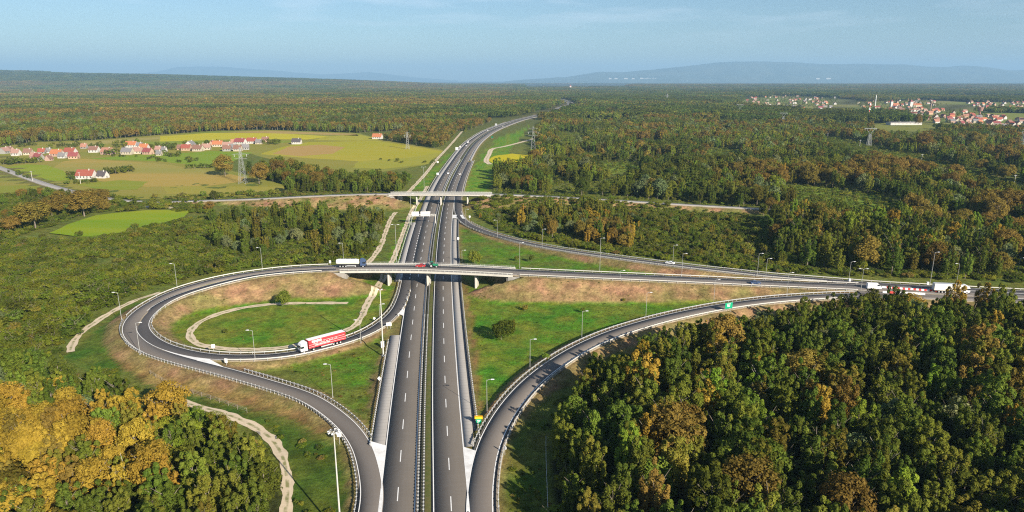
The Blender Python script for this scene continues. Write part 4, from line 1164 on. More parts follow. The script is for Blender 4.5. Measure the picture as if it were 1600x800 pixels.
def mix_grove(u, v, n, r):
    if v < 665 and u < 240: return [((P_, 'dark green'), 5), ((P_, 'green'), 4), ((W_, 'grey green'), .8), ((P_, 'golden'), .3)]
    line_ = 835 - max(0, u - 120) * .25
    if u < 262 and v < line_: return [((B_, 'golden'), 6), ((P_, 'golden'), 5), ((P_, 'rusty'), 1.2), ((P_, 'olive'), 1.6), ((B_, 'olive'), 1.0), ((P_, 'green'), .8)]
    return [((P_, 'dark green'), 5), ((P_, 'green'), 3), ((P_, 'olive'), 2), ((U_, 'dark green'), 2), ((W_, 'green'), 1.5)]
grow('left grove', cast([(-300, 600), (40, 596), (120, 612), (200, 652), (246, 668), (275, 676), (330, 706), (392, 722), (425, 752), (432, 800), (425, 1000), (-300, 1000)], 5.2, 22, 4), 9.5, 15, mix_grove, 2)
grow('left grove', cast([(246, 660), (300, 655), (360, 690), (352, 735), (290, 735), (250, 700)], 7.0, 23, 2), 8, 11, [((B_, 'bright green'), 4), ((P_, 'olive'), 1), ((P_, 'green'), 1)], 3)
grow('scrub wood', cast([(330, 345), (420, 335), (600, 335), (606, 350), (592, 385), (570, 404), (480, 404), (420, 404), (340, 390)], 6.6, 24, 5, (), .32), 6.5, 12.5, [((P_, 'dark green'), 4), ((P_, 'green'), 4), ((W_, 'grey green'), 1.5), ((P_, 'olive'), 2), ((U_, 'green'), 2)], 4)
grow('scrub wood', cast([(-250, 470), (60, 455), (120, 470), (150, 490), (112, 545), (60, 590), (-250, 600)], 9.0, 25, 5, (), .44), 4, 7, [((W_, 'grey green'), 2), ((P_, 'green'), 3), ((U_, 'dark green'), 5), ((U_, 'olive'), 2)], 5)
grow('scrub wood', cast([(-250, 350), (100, 362), (330, 350), (380, 420), (210, 462), (60, 470), (-250, 470)], 16.0, 26, 5, (), .50), 3.5, 6, [((U_, 'dark green'), 4), ((U_, 'olive'), 3), ((W_, 'green'), 1)], 6)
def mix_mid(u, v, n, r):
    if u < 1000:
        if v > 365 and n > .36 and u > 835: return [((P_, 'golden'), 5), ((B_, 'rusty'), 3), ((P_, 'dark green'), 3), ((P_, 'green'), 2)]
        return [((P_, 'green'), 3), ((P_, 'olive'), 3), ((W_, 'grey green'), 2), ((U_, 'dark green'), 4), ((P_, 'golden'), .8)]
    if u < 1210: return [((U_, 'dark green'), 5), ((U_, 'olive'), 4), ((W_, 'green'), 3), ((P_, 'olive'), 2), ((P_, 'dark green'), 1)]
    return [((P_, 'dark green'), 6), ((P_, 'green'), 4), ((P_, 'olive'), 2), ((W_, 'grey green'), 1.2), ((P_, 'bright green'), 1.5), ((B_, 'rusty'), .4 if n < .6 else 2), ((P_, 'golden'), .7)]
grow('middle wood', cast([(800, 334), (900, 328), (960, 336), (985, 360), (990, 392), (940, 388), (860, 376), (815, 362)], 5.6, 27, 4, (), .30), 8, 13, mix_mid, 7)
grow('middle wood', cast([(985, 340), (1210, 350), (1230, 420), (1120, 410), (1000, 396)], 6.0, 28, 4, (), .36), 4.5, 7.5, mix_mid, 8)
grow('middle wood', cast([(1190, 345), (1330, 345), (1480, 362), (1620, 382), (1960, 410), (1960, 445), (1620, 438), (1480, 434), (1330, 426), (1215, 416)], 6.8, 29, 4, (), .33), 10, 19, mix_mid, 9)
grow('middle wood', cast([(738, 332), (830, 330), (1000, 336), (985, 344), (880, 340), (800, 348), (760, 348)], 7.0, 30, 4, (), .42), 3.0, 5.5, [((U_, 'olive'), 4), ((U_, 'green'), 3), ((W_, 'grey green'), 2), ((P_, 'golden'), .8)], 10)
# lone trees and bushes on the open green, each as a thing of its own
LONE = [
    (1412, 499, 11, 1.35, B_, 'golden', 'round golden tree below the red and white barriers at the road edge'),
    (1362, 487, 10, 1.1, W_, 'dark green', 'dark green tree just below the white van at the road edge'),
    (1486, 508, 19, 1.0, P_, 'golden', 'tall golden poplar standing in front of the white lorry trailer'),
    (1532, 506, 18, .95, P_, 'golden', 'tall golden poplar just right of the white lorry cab'),
    (1556, 514, 19, 1.0, P_, 'olive', 'tall olive poplar beside the golden one right of the lorry'),
    (1140, 532, 9, 1.0, P_, 'golden', 'single golden tree below the green road sign'),
    (1100, 535, 9, 1.0, P_, 'golden', 'golden tree left of the one below the green road sign'),
   # pixel of the foot, height, width factor, kind, colour, label
    (442, 479, 7.2, 1.05, W_, 'green', 'rounded olive bush standing across the ring track inside the loop'),
    (352, 521, 2.0, .8, U_, 'dark green', 'tiny dark bush alone on the lawn inside the loop'),
    (783, 531, 8.0, 1.35, W_, 'dark green', 'broad dark shrub on the green between motorway and lower slip road'),
    (802, 520, 6.0, .6, P_, 'olive', 'slim olive sapling just right of the broad dark shrub'),
    (820, 486, 3.0, .8, U_, 'rusty', 'small reddish bush on the green below the overpass bank'),
    (911, 489, 2.6, .7, U_, 'dark green', 'small dark bush behind the tall lamp on the green triangle'),
    (742, 415, 8, 1.1, W_, 'green', 'round green tree just beyond the overpass, right of the motorway'),
    (830, 409, 3.8, .75, U_, 'dark green', 'dark columnar bush, right one of a pair beyond the overpass'),
    (808, 408, 3.2, .7, U_, 'dark green', 'dark columnar bush, left one of a pair beyond the overpass'),
    (853, 561, 2.2, .8, U_, 'bright green', 'bright green sapling at the edge of the lower slip road'),
    (56, 358, 19, 1.75, B_, 'rusty', 'large russet oak at the lower left corner of the bright meadow'),
    (82, 341, 17, 1.5, B_, 'rusty', 'russet oak half hidden behind the large oak by the meadow'),
    (132, 338, 20, 1.75, B_, 'rusty', 'largest russet oak at the upper left of the bright meadow'),
    (158, 326, 16, 1.4, B_, 'rusty', 'russet oak tucked behind the largest oak by the meadow'),
    (16, 363, 11, 1.4, B_, 'rusty', 'small russet tree at the far left frame edge by the oaks'),
    (44, 318, 8.0, .85, P_, 'dark green', 'dark tree above the large russet oak by the lane'),
    (98, 310, 8.0, .9, W_, 'dark green', 'dark willow beside the end of the country lane'),
    (335, 313, 8.0, .9, B_, 'dark green', 'round dark tree standing in the tan field by the country road'),
    (212, 322, 6.5, 1.0, P_, 'green', 'leafy green tree at the start of the white lane'),
    (192, 325, 6.0, 1.1, W_, 'dark green', 'dark green hedge tree along the top of the bright meadow'),
    (483, 334, 12.0, .75, P_, 'green', 'tall green tree in front of the country road embankment'),
    (508, 334, 9.0, .8, W_, 'green', 'green tree to the right of the tall one below the country road'),
    (570, 340, 9.0, .8, W_, 'grey green', 'grey green tree at the foot of the far bridge embankment'),
    (352, 275, 23, 1.35, B_, 'rusty', 'rounded brown oak below the village beside the pylon'),
    (405, 287, 19, 1.35, B_, 'rusty', 'brown oak right of the pylon foot'),
    (433, 280, 18, 1.3, B_, 'rusty', 'brown oak in the tree belt right of the village'),
    (975, 471, 1.6, .8, U_, 'olive', 'low olive tuft high on the brown overpass bank'),
    (1442, 238, 27, 1.45, B_, 'rusty', 'big round russet oak beside the green clearing under the power line'),
    (1474, 236, 22, 1.4, B_, 'rusty', 'russet oak to the right of the big round one by the clearing'),
    (1525, 233, 24, 1.5, B_, 'rusty', 'wide russet oak in front of the town street'),
    (1434, 198, 26.0, .85, B_, 'rusty', 'dark reddish tree in front of the long white hall'),
]

def put_tree(x, y, h, wf, kd, i, col, name, label, group):
    H = SHAPES[kd][i][0]; z = float(th(x, y))
    o = empty(name, (x, y, z - .05), rnd.uniform(0, 6.28), label, 'bush' if name == 'bush' else 'tree', group)
    s = h / H; w = s ** .75 * wf * (1.0 if kd != 'bush' else 1.0)
    o.scale = (w, w, s)
    link('crown', crown_mesh(kd, i, col), o); link('trunk', trunk_mesh(kd, i), o)
    return o
NAME = {'poplar': 'broadleaf_tree', 'broad': 'oak_tree', 'willow': 'willow_tree', 'bush': 'bush'}
for (x, y, h, wf, kd, col, lab) in LONE:
    g = ground(x, y)
    put_tree(g[0], g[1], h, wf, kd, rnd.randrange(len(SHAPES[kd])), col, NAME[kd], lab, 'lone trees and bushes')
LG = np.array([ground(x, y)[:2] for (x, y, *_r) in LONE]); LR = np.array([r_[2] * .3 for r_ in LONE])

T = np.array([t[:4] for t in TREES])
keep = np.ones(len(T), bool)
for g, r_ in zip(LG, LR): keep &= np.hypot(T[:, 0] - g[0], T[:, 1] - g[1]) > r_ + 1.5
TREES = [t for t, k2 in zip(TREES, keep) if k2]
T = np.array([t[:4] for t in TREES])

# which ones show: walk a coarse depth picture of the crowns from front to back
tz = th(T[:, 0], T[:, 1]); u, v0 = px(T[:, 0], T[:, 1], tz); _, v1 = px(T[:, 0], T[:, 1], tz + T[:, 2])
wid = np.array([SHAPES[t[4]][t[5]][1] * (t[2] / SHAPES[t[4]][t[5]][0]) ** .75 * t[3] for t in TREES])
dist = np.hypot(T[:, 0], T[:, 1])
hw = wid * F / (T[:, 1] * CP + (CH - tz) * SP)
scr = np.zeros((200, 400), bool)
area = np.zeros(len(T))
for i in np.argsort(dist):
    a0, a1 = int(max(0, (u[i] - hw[i]) / 4)), int(min(400, (u[i] + hw[i]) / 4 + 1))
    b0, b1 = int(max(0, v1[i] / 4)), int(min(200, (v1[i] + (v0[i] - v1[i]) * .85) / 4 + 1))
    if a0 >= a1 or b0 >= b1: continue
    w_ = scr[b0:b1, a0:a1]
    area[i] = (~w_).sum()
    w_[:] = True
TREE_AREA = area

# ------------------------------------------------------------------ the 300 largest trees as things, each with its own label
isbush = np.array([t[4] == 'bush' for t in TREES])
order = [i for i in np.argsort(-TREE_AREA) if TREE_AREA[i] > 1]
kinds_left = {'broadleaf_tree': 300, 'oak_tree': 280, 'willow_tree': 280, 'bush': 120}
total_left = 330
picked = []
for i in order:
    n = NAME[TREES[i][4]]
    if len(picked) < 300 and kinds_left[n] > 0:
        picked.append(i); kinds_left[n] -= 1
picked_set = set(picked)
MARKS_RIGHT = [(880, 'above the end of the wire fence'), (960, 'by the bend of the lower slip road'), (1050, 'below the first lamps of the lower slip road'), (1137, 'straight below the green road sign'), (1180, 'straight below the dark car'), (1270, 'midway between dark car and white van'), (1360, 'straight below the white van'), (1420, 'straight below the red and white barriers'), (1490, 'straight below the white lorry'), (1570, 'below the far right lamp post')]
MARKS_LEFT = [(20, 'by the left frame edge'), (90, 'below the bend of the outer dirt path'), (150, 'below the left end of the loop'), (210, 'below the leftmost loop lamp'), (275, 'below the start of the dirt track'), (340, 'where the dirt track passes'), (400, 'inside the bend of the dirt track'), (450, 'by the dirt track bend')]
MARKS_MID = [(345, 'below the round dark field tree'), (410, 'behind the second loop lamp'), (480, 'below the tall green tree'), (540, 'behind the tanker lorry'), (600, 'by the forked dirt path'), (850, 'behind the first upper ramp lamp'), (938, 'behind the second upper ramp lamp'), (1050, 'behind the white car'), (1185, 'behind the pair of lamps'), (1330, 'behind the lamp near the white van'), (1460, 'behind the tall leaning lamp'), (1497, 'behind the white lorry'), (1570, 'near the right frame edge')]
def near_mark(marks, x): return min(marks, key=lambda m: abs(m[0] - x))[1]
lab_count = {}
COLWORD = {'dark green': ('deep green', 'dark green'), 'green': ('mid green', 'leaf green'), 'olive': ('olive', 'yellowish olive'), 'bright green': ('light green', 'fresh light green'), 'grey green': ('silvery grey green', 'grey green'), 'golden': ('golden yellow', 'amber yellow'), 'rusty': ('rusty orange', 'russet brown'), 'scrub': ('green', 'green')}
KW = {'poplar': 'upright tree', 'broad': 'round crowned tree', 'willow': 'bushy willow', 'bush': 'bush'}
prop = []
for i in picked:
    x, y, h, wf, kd, si, col, reg = TREES[i]
    ux, vy = u[i], (v0[i] + v1[i]) / 2
    marks_ = MARKS_RIGHT if reg == 'right wood' else MARKS_LEFT if reg == 'left grove' else MARKS_MID
    place = near_mark(marks_, ux)
    size = 'tall' if h > 13.4 else 'small' if h < 10.2 else 'middling'
    if reg == 'right wood':
        edge = min(math.hypot(x - p_[0], y - p_[1]) for p_ in lower_ramp.p[::4])
        row = 'at the wood\'s roadside edge' if edge < 19 else 'in the bottom edge row' if vy > 725 else 'low in the dark wood' if vy > 640 else 'midway in the dark wood' if vy > 560 else 'high in the dark wood'
    elif reg == 'left grove':
        row = 'in the bottom edge row' if vy > 735 else 'in the middle of the left grove' if vy > 650 else 'at the top of the left grove'
    else:
        row = 'in the scrub' if reg == 'scrub wood' else 'in the middle wood'
    prop.append([i, size, COLWORD[col][0], KW[kd], row, place, ux])
from collections import defaultdict
grp = defaultdict(list)
for p_ in prop: grp[tuple(p_[1:6])].append(p_)
ORD = ['', 'leftmost', 'second', 'third', 'fourth', 'fifth', 'sixth', 'seventh', 'eighth', 'ninth', 'tenth', 'eleventh', 'twelfth']
for key, lst in grp.items():
    lst.sort(key=lambda q: q[6])
    for j, q in enumerate(lst):
        size, colw, kw, row, place = key
        lab = f'{size} {colw} {kw} {row}, {place}'
        if len(lst) == 2: lab = f"{'left' if j == 0 else 'right'} {lab}, of two"
        elif len(lst) > 2: lab = f"{lab}, {ORD[min(j + 1, 12)]}{' from left' if j else ''}"
        i = q[0]; x, y, h, wf, kd, si, col, reg = TREES[i]
        put_tree(x, y, h, wf, kd, si, col, NAME[kd], ' '.join(lab.split()[:16]), {'right wood': 'trees of the dark right wood', 'left grove': 'trees of the lower left grove', 'scrub wood': 'trees in the scrub', 'middle wood': 'trees beyond the slip roads'}[reg])

# ------------------------------------------------------------------ the rest of the woods as stuff
VAR, VIDX = [], {}
def variant(kd, i, col, lod):
    k2 = (kd, i, col, lod)
    if k2 not in VIDX: VIDX[k2] = len(VAR); VAR.append(joined(kd, i, col, lod))
    return VIDX[k2]
rows = []
def add_row(x, y, h, wf, kd, i, col, lod):
    H = SHAPES[kd][i][0]; s = h / H; w = s ** .75 * wf
    rows.append((x, y, float(th(x, y)) - .05, w, s, rnd.uniform(0, 6.28), variant(kd, i, col, lod)))
for i, t in enumerate(TREES):
    if i in picked_set: continue
    x, y, h, wf, kd, si, col, reg = t
    if v1[i] > 830 and area[i] == 0 and v1[i] > 900: continue
    add_row(x, y, h, wf, kd, si, col, 'near')
TOWN = [[(1165, 153), (1240, 150), (1310, 154), (1300, 172), (1210, 172), (1165, 166)], [(1335, 160), (1450, 156), (1480, 164), (1420, 178), (1350, 176)], [(1415, 172), (1500, 174), (1620, 192), (1620, 204), (1520, 200), (1440, 190)], [(1510, 160), (1640, 160), (1640, 172), (1520, 170)]]
farf = [f for f in FIELDS]
def mix_far(u, v, n, r):
    # woods grow in stands: russet oak, dark alder, pale poplar
    if n > .645: return [((B_, 'rusty'), 6), ((P_, 'golden'), .8), ((P_, 'olive'), 2.5), ((P_, 'green'), 1)]
    if n > .50: return [((P_, 'olive'), 4), ((P_, 'bright green'), 5), ((P_, 'green'), 4), ((W_, 'grey green'), 1), ((B_, 'rusty'), .6)]
    if n > .41: return [((P_, 'green'), 6), ((P_, 'bright green'), 2), ((P_, 'olive'), 3), ((B_, 'olive'), 2), ((W_, 'grey green'), 1.2), ((B_, 'rusty'), .5)]
    return [((P_, 'dark green'), 7), ((B_, 'dark green'), 2), ((P_, 'green'), 2), ((B_, 'rusty'), .3)]
def far_trees(poly, spacing, seed, hlo, hhi, mix, gap=0.0, lod='mid', gscale=60.0, extra=3.0):
    x, y, uu_, vv_ = cast(poly, spacing, seed, 7, FIELDS + GLADES, gap, gscale, extra)
    r = random.Random(seed); nz = fbm(x / 75 + seed, y / 75, 2)
    for i in range(len(x)):
        kd, col = (lambda m: r.choices([a for a, _ in m], [w for _, w in m])[0])(mix(uu_[i], vv_[i], nz[i], r) if callable(mix) else mix)
        h = r.uniform(hlo, hhi) * (.35 if kd == 'bush' else 1)
        h *= .72 + .5 * nz[i]; add_row(x[i], y[i], h, r.uniform(.95, 1.4), kd, r.randrange(len(SHAPES[kd])), col, 'near' if y[i] < 760 else lod)
RW = [(775, 298), (772, 266), (810, 262), (842, 246), (832, 215), (850, 190), (1000, 188), (1250, 196), (1620, 205), (1760, 210), (1760, 372), (1620, 352), (1470, 342), (1300, 330), (1100, 318), (950, 306), (830, 301)]
far_trees(RW, 8.2, 41, 10, 18, mix_far, .385, 'mid', 42)
far_trees([(1180, 335), (1300, 332), (1480, 350), (1760, 378), (1760, 395), (1480, 362), (1330, 348)], 7.0, 42, 8, 13, mix_far, .34)
far_trees([(338, 276), (400, 268), (440, 262), (500, 276), (560, 284), (640, 286), (655, 296), (640, 303), (560, 302), (480, 302), (400, 300), (345, 284)], 7.0, 43, 8, 16, [((P_, 'dark green'), 5), ((P_, 'green'), 4), ((B_, 'rusty'), 1.3), ((W_, 'green'), 2)], .22)
far_trees([(590, 226), (640, 205), (740, 192), (770, 190), (730, 205), (700, 228), (668, 236), (620, 236)], 8.0, 44, 10, 16, [((B_, 'rusty'), 4), ((P_, 'dark green'), 4), ((P_, 'green'), 3)], .12)
far_trees([(-250, 236), (0, 232), (60, 223), (130, 221), (250, 213), (330, 206), (400, 203), (440, 205), (520, 210), (600, 206), (700, 198), (760, 188), (760, 184), (-250, 184)], 8.5, 45, 11, 18, mix_far, .12, 'mid', 70)
far_trees([(-250, 330), (0, 318), (60, 305), (120, 302), (220, 318), (320, 322), (330, 335), (230, 327), (140, 335), (60, 350), (0, 372), (-250, 380)], 8.5, 46, 4, 9, [((U_, 'dark green'), 5), ((W_, 'green'), 2), ((P_, 'dark green'), 2), ((U_, 'olive'), 3), ((B_, 'rusty'), 1.2), ((P_, 'green'), 2)], .28)
far_trees([(330, 330), (420, 326), (600, 322), (600, 332), (420, 336)], 7, 47, 1.5, 3, [((U_, 'green'), 4), ((W_, 'green'), 1), ((U_, 'olive'), 3)], .45)
# hedges, garden trees, bushes round the village fields (outside the sheets' keep-out)
def hedge(pts, n, hlo, hhi, mix, seed, jit=3.0):
    r = random.Random(seed); P = Path([at(x, y, NAT) for x, y in pts], 4.0)
    for _ in range(n):
        p = P.at(r.uniform(0, P.L)); x, y = p[0] + r.gauss(0, jit), p[1] + r.gauss(0, jit)
        kd, col = r.choices([a for a, _ in mix], [w for _, w in mix])[0]
        add_row(x, y, r.uniform(hlo, hhi), r.uniform(1, 1.4), kd, r.randrange(len(SHAPES[kd])), col, 'mid')
HM = [((U_, 'dark green'), 5), ((W_, 'dark green'), 3), ((P_, 'dark green'), 2), ((U_, 'green'), 3)]
hedge([(0, 256), (30, 256), (52, 254)], 26, 4, 8, HM, 1, 5); hedge([(150, 277), (180, 271), (205, 267)], 30, 3.5, 7.5, HM, 2, 4)
hedge([(182, 244), (230, 246), (250, 252), (300, 254)], 26, 2, 4, HM, 3, 4); hedge([(252, 240), (280, 246), (303, 252)], 22, 3, 6, HM, 4, 4)
hedge([(240, 232), (262, 231), (275, 234)], 18, 5, 9, HM, 5, 8); hedge([(150, 230), (185, 232), (200, 226)], 14, 5, 10, HM, 6, 8)
hedge([(80, 232), (120, 229), (140, 232)], 16, 4, 8, HM, 7, 9); hedge([(300, 263), (330, 262), (352, 270)], 26, 3, 6, HM, 8, 4)
hedge([(300, 227), (330, 225), (350, 228)], 14, 5, 9, HM, 9, 9); hedge([(110, 281), (122, 277)], 8, 5, 8, HM, 10, 3)
hedge([(415, 225), (430, 224), (438, 226)], 8, 5, 9, HM, 11, 8); hedge([(172, 240), (178, 243)], 5, 7, 9, HM, 12, 4)
hedge([(95, 288), (120, 286), (160, 284)], 16, 2, 4, HM, 13, 4); hedge([(0, 232), (80, 226), (140, 224)], 20, 3, 6, HM, 14, 6)
hedge([(605, 250), (640, 256), (668, 254)], 8, 2, 4, HM, 15, 5); hedge([(20, 268), (50, 280), (70, 286)], 12, 2, 3.5, HM, 16, 2)
hedge([(245, 311), (300, 308), (400, 305), (480, 300)], 40, 2.5, 5.5, [((U_, 'olive'), 3), ((U_, 'green'), 3), ((W_, 'green'), 1.2)], 18, 6)
for k2, tp in enumerate(TOWN):
    far_trees(tp, 30, 60 + k2, 6, 11, [((P_, 'dark green'), 5), ((P_, 'green'), 4), ((B_, 'rusty'), .7)], .2, 'far', 60, 0)
scatter('woodland', 'mixed green and russet woodland around the junction and fields', VAR, rows)

# scrub: low thicket between the loop and the meadow, and along the roads
SV = [joined('bush', i, c, l) for c in ('scrub', 'scrub yellow', 'dark green', 'dry grass') for i in range(3) for l in ('near', 'mid')]
srows = []
def scrub(poly, spacing, seed, hlo, hhi, wts, gap=0.0, extra=-1.5, lod=0, gscale=14.0, wf=1.0):
    x, y, _, _ = cast(poly, spacing, seed, 6, (), gap, gscale, extra)
    r = random.Random(seed); nz = fbm(x / 26 + seed, y / 26)
    for i in range(len(x)):
        c = r.choices(range(4), wts(nz[i]) if callable(wts) else wts)[0]
        h = r.uniform(hlo, hhi) * (.65 + nz[i] * .7)
        w_ = h / 4 * r.uniform(1.2, 1.9) * wf
        srows.append((x[i], y[i], float(th(x[i], y[i])) - .15, w_, h / 4, r.uniform(0, 6.28), c * 6 + r.randrange(3) * 2 + lod))
wt = lambda n: (6, 4 if n > .5 else 1, 3.5 if n < .5 else 1, .15)
scrub([(-250, 385), (0, 374), (100, 374), (180, 368), (245, 352), (330, 338), (430, 338), (600, 338), (612, 345), (600, 380), (574, 405), (525, 410), (400, 417), (300, 432), (215, 460), (150, 490), (110, 535), (60, 570), (-250, 600)], 3.0, 71, 1.0, 2.8, wt, .22, .3)
scrub([(-250, 480), (60, 470), (215, 440), (400, 395), (530, 395), (528, 409), (400, 416), (300, 431), (215, 459), (150, 489), (110, 534), (60, 565), (-250, 590)], 7.5, 88, 2.6, 5.2, (4, 1, 6, 0), .40, -.5)
scrub([(240, 640), (330, 650), (400, 690), (440, 690), (455, 730), (460, 800), (540, 800), (545, 960), (200, 960)], 2.6, 72, .7, 2.0, (5, 2, 4, .5), .42, .6)
scrub([(380, 640), (450, 670), (520, 710), (545, 800), (545, 900), (462, 900), (462, 740), (430, 680)], 2.8, 73, .5, 1.3, (5, 2, 3, 2), .46, -.8)
scrub([(738, 325), (800, 318), (960, 320), (1210, 345), (1340, 350), (1760, 400), (1760, 445), (1340, 434), (1200, 424), (1050, 408), (900, 388), (830, 375), (780, 358)], 3.2, 74, 1.0, 3.0, wt, .18)
scrub([(790, 720), (806, 690), (862, 660), (866, 1000), (830, 1000), (800, 800)], 2.0, 75, .35, .9, (5, 2, 3, 2), .5, -1)
scrub([(860, 640), (900, 596), (1000, 545), (1150, 508), (1300, 488), (1600, 488), (1600, 510), (1300, 512), (1150, 530), (960, 590)], 2.6, 76, .6, 2.2, (4, 2, 3, 3), .42, -.5)
scrub([(60, 560), (120, 545), (170, 570), (240, 630), (220, 650), (120, 610)], 2.6, 77, .6, 1.8, (5, 2, 3, 2), .40, -.8)
scrub([(240, 480), (330, 445), (560, 432), (600, 440), (600, 500), (560, 530), (300, 550), (230, 520)], 2.4, 78, .15, .45, (3, 2, 2, 4), .45, -2.5, 1)
scrub([(735, 432), (1330, 448), (1200, 470), (1000, 500), (880, 545), (800, 612), (745, 680)], 2.6, 79, .15, .45, (3, 2, 2, 4), .45, -2.5, 1)
scrub([(640, 300), (600, 312), (460, 316), (380, 322), (420, 332), (600, 332)], 4.0, 80, .5, 1.6, (3, 2, 3, 3), .4, -1)
scrub([(775, 320), (1000, 326), (1200, 337), (1200, 345), (960, 332), (800, 328)], 4.0, 81, .6, 2.2, (5, 2, 2, 1), .4, -1)
scrub([(1210, 285), (1420, 318), (1350, 335), (1250, 322)], 4.0, 82, .8, 2.0, (5, 3, 2, 0), .45, -1, 1)
scrub([(1285, 208), (1640, 296), (1640, 314), (1440, 266), (1290, 224)], 4.5, 83, .8, 2.0, (5, 2, 3, 0), .48, -1, 1)
scrub([(772, 302), (1100, 320), (1620, 354), (1620, 215), (850, 195), (835, 240), (800, 262)], 5.5, 84, 1.2, 3.2, (6, 4, 2, 0), .2, -1, 1)
scrub([(430, 562), (550, 536), (610, 510), (600, 600), (586, 690), (500, 606)], 2.2, 85, .15, .55, (3, 1, 2, 4), .44, -1.2)
scrub([(-250, 330), (0, 305), (60, 300), (130, 300), (230, 316), (330, 320), (330, 335), (230, 326), (140, 334), (80, 355), (0, 376), (-250, 385)], 3.6, 86, 1.0, 3.2, wt, .2, -1)
scrub([(240, 305), (480, 296), (600, 300), (600, 318), (420, 318), (240, 324)], 4.2, 87, .6, 2.0, (5, 3, 1, 2), .4, -.5)
scrub([(868, 1000), (872, 700), (962, 592), (1140, 530), (1620, 505), (1760, 505), (1760, 1000)], 5.0, 89, 2.0, 5.0, (3, 2, 5, 0), .3, 0)
scatter('undergrowth', 'dense low scrub and rough weeds beside the roads', SV, srows)

# distant forest: whole stands of trees laid out to the horizon
def stand(seed, cols, size=62.0, n=70):
    r = random.Random(seed); Vs, Qs, I, b_ = [], [], [], 0
    names = sorted({c for c, _ in cols})
    for _ in range(n):
        c = r.choices([a for a, _ in cols], [w for _, w in cols])[0]
        kd = r.choice(('poplar', 'broad', 'broad'))
        V, Q = GEO[kd, r.randrange(len(SHAPES[kd])), 'far']
        s = r.uniform(.75, 1.15); a = r.uniform(0, 6.28); ca_, sa_ = math.cos(a), math.sin(a)
        X = V[:, 0] * ca_ - V[:, 1] * sa_; Y = V[:, 0] * sa_ + V[:, 1] * ca_
        Vs.append(np.stack([X * s * 1.15 + r.uniform(-.5, .5) * size, Y * s * 1.15 + r.uniform(-.5, .5) * size, V[:, 2] * s * 1.15], 1)); Qs.append(Q + b_); b_ += len(V)
        I += [names.index(c)] * len(Q)
    return quads_mesh('stand', np.vstack(Vs), np.vstack(Qs), [LEAF[c] for c in names], I)
STANDS = [stand(1, [('rusty', 7), ('golden', .6), ('olive', 2), ('green', 1)]), stand(2, [('rusty', 5), ('olive', 4), ('green', 2)]),
          stand(3, [('dark green', 4), ('green', 4), ('olive', 2), ('rusty', 1)]), stand(4, [('dark green', 5), ('green', 3), ('olive', 1)]), stand(5, [('green', 4), ('olive', 4), ('rusty', 2), ('bright green', .5)])]
frows = []
r_ = np.random.default_rng(91)
sz = 52.0
Yd = 1180.0
KEEP = FIELDS + TOWN + [[(812, 132), (985, 131.5), (985, 138), (812, 139)]]
while Yd < 16000:
    st = sz * (1 if Yd < 4200 else 1.5 if Yd < 8000 else 2.3)
    half = Yd * .80 + 150
    xs = np.arange(-half, half, st) + r_.uniform(-.3, .3) * st
    xs = xs + r_.uniform(-.25, .25, len(xs)) * st
    ys = np.full(len(xs), Yd) + r_.uniform(-.3, .3, len(xs)) * st
    uu_, vv_ = px(xs, ys, 0.0)
    # single trees already stand here on the nearer side
    ok = ~((vv_ > 184) & (uu_ < 775)) & ~((vv_ > 188 + np.clip((uu_ - 1000) / 80, 0, 16)) & (uu_ >= 775))
    for p in FIELDS + KEEP[-1:]: ok &= ~inside(p, uu_, vv_)
    for dx, dy in ((0, 0), (40, 0), (-40, 0), (0, 90), (0, 180), (0, 260), (0, -40)):
        a_, b_ = px(xs + dx, ys + dy, 0.0)
        for p in TOWN: ok &= ~inside(p, a_, b_)
    ok &= clear_of_roads(xs, ys, 34.0)
    xs, ys, uu_, vv_ = xs[ok], ys[ok], uu_[ok], vv_[ok]
    n = fbm(xs / 700 + 9, ys / 260 + 4)
    band = np.where(uu_ < 800, np.interp(vv_, [109, 117, 122, 127, 140, 150, 172, 184, 200], [.18, .25, .45, .57, .57, .55, .46, .36, .3]), np.interp(vv_, [126, 136, 142, 150, 165, 190], [.48, .52, .40, .27, .30, .32]))
    for i in range(len(xs)):
        if ys[i] > 6500 and uu_[i] < 560 and hill_z(xs[i], ys[i]) > 70: band[i] = .22
        t = n[i] - .5 + band[i] + r_.uniform(-.10, .10)
        k2 = 0 if t > .68 else 1 if t > .56 else 4 if t > .46 else 2 if t > .34 else 3
        w_ = st / sz
        frows.append((xs[i], ys[i], max(NAT, float(hill_z(xs[i], ys[i])) - 1.0), w_ ** .92, r_.uniform(.85, 1.2) * (1 if Yd < 8000 else 1.15), r_.uniform(0, 6.28), k2))
    Yd += st * .92
scatter('far_forest', 'endless russet and green forest reaching to the horizon', STANDS, frows)

# ------------------------------------------------------------------ labels that single out
NUM = ['first', 'second', 'third', 'fourth', 'fifth', 'sixth', 'seventh', 'eighth', 'ninth', 'tenth', 'eleventh', 'twelfth', 'thirteenth', 'fourteenth', 'fifteenth', 'sixteenth', 'seventeenth', 'eighteenth', 'nineteenth', 'twentieth']
def uniq(items):
    g = defaultdict(list)
    for o, base, x in items: g[base].append((x, o))
    for base, l in g.items():
        l.sort(key=lambda q: q[0])
        for i, (x, o) in enumerate(l):
            o['label'] = base if len(l) == 1 else f'{base}, {NUM[min(i, 19)]} from left'

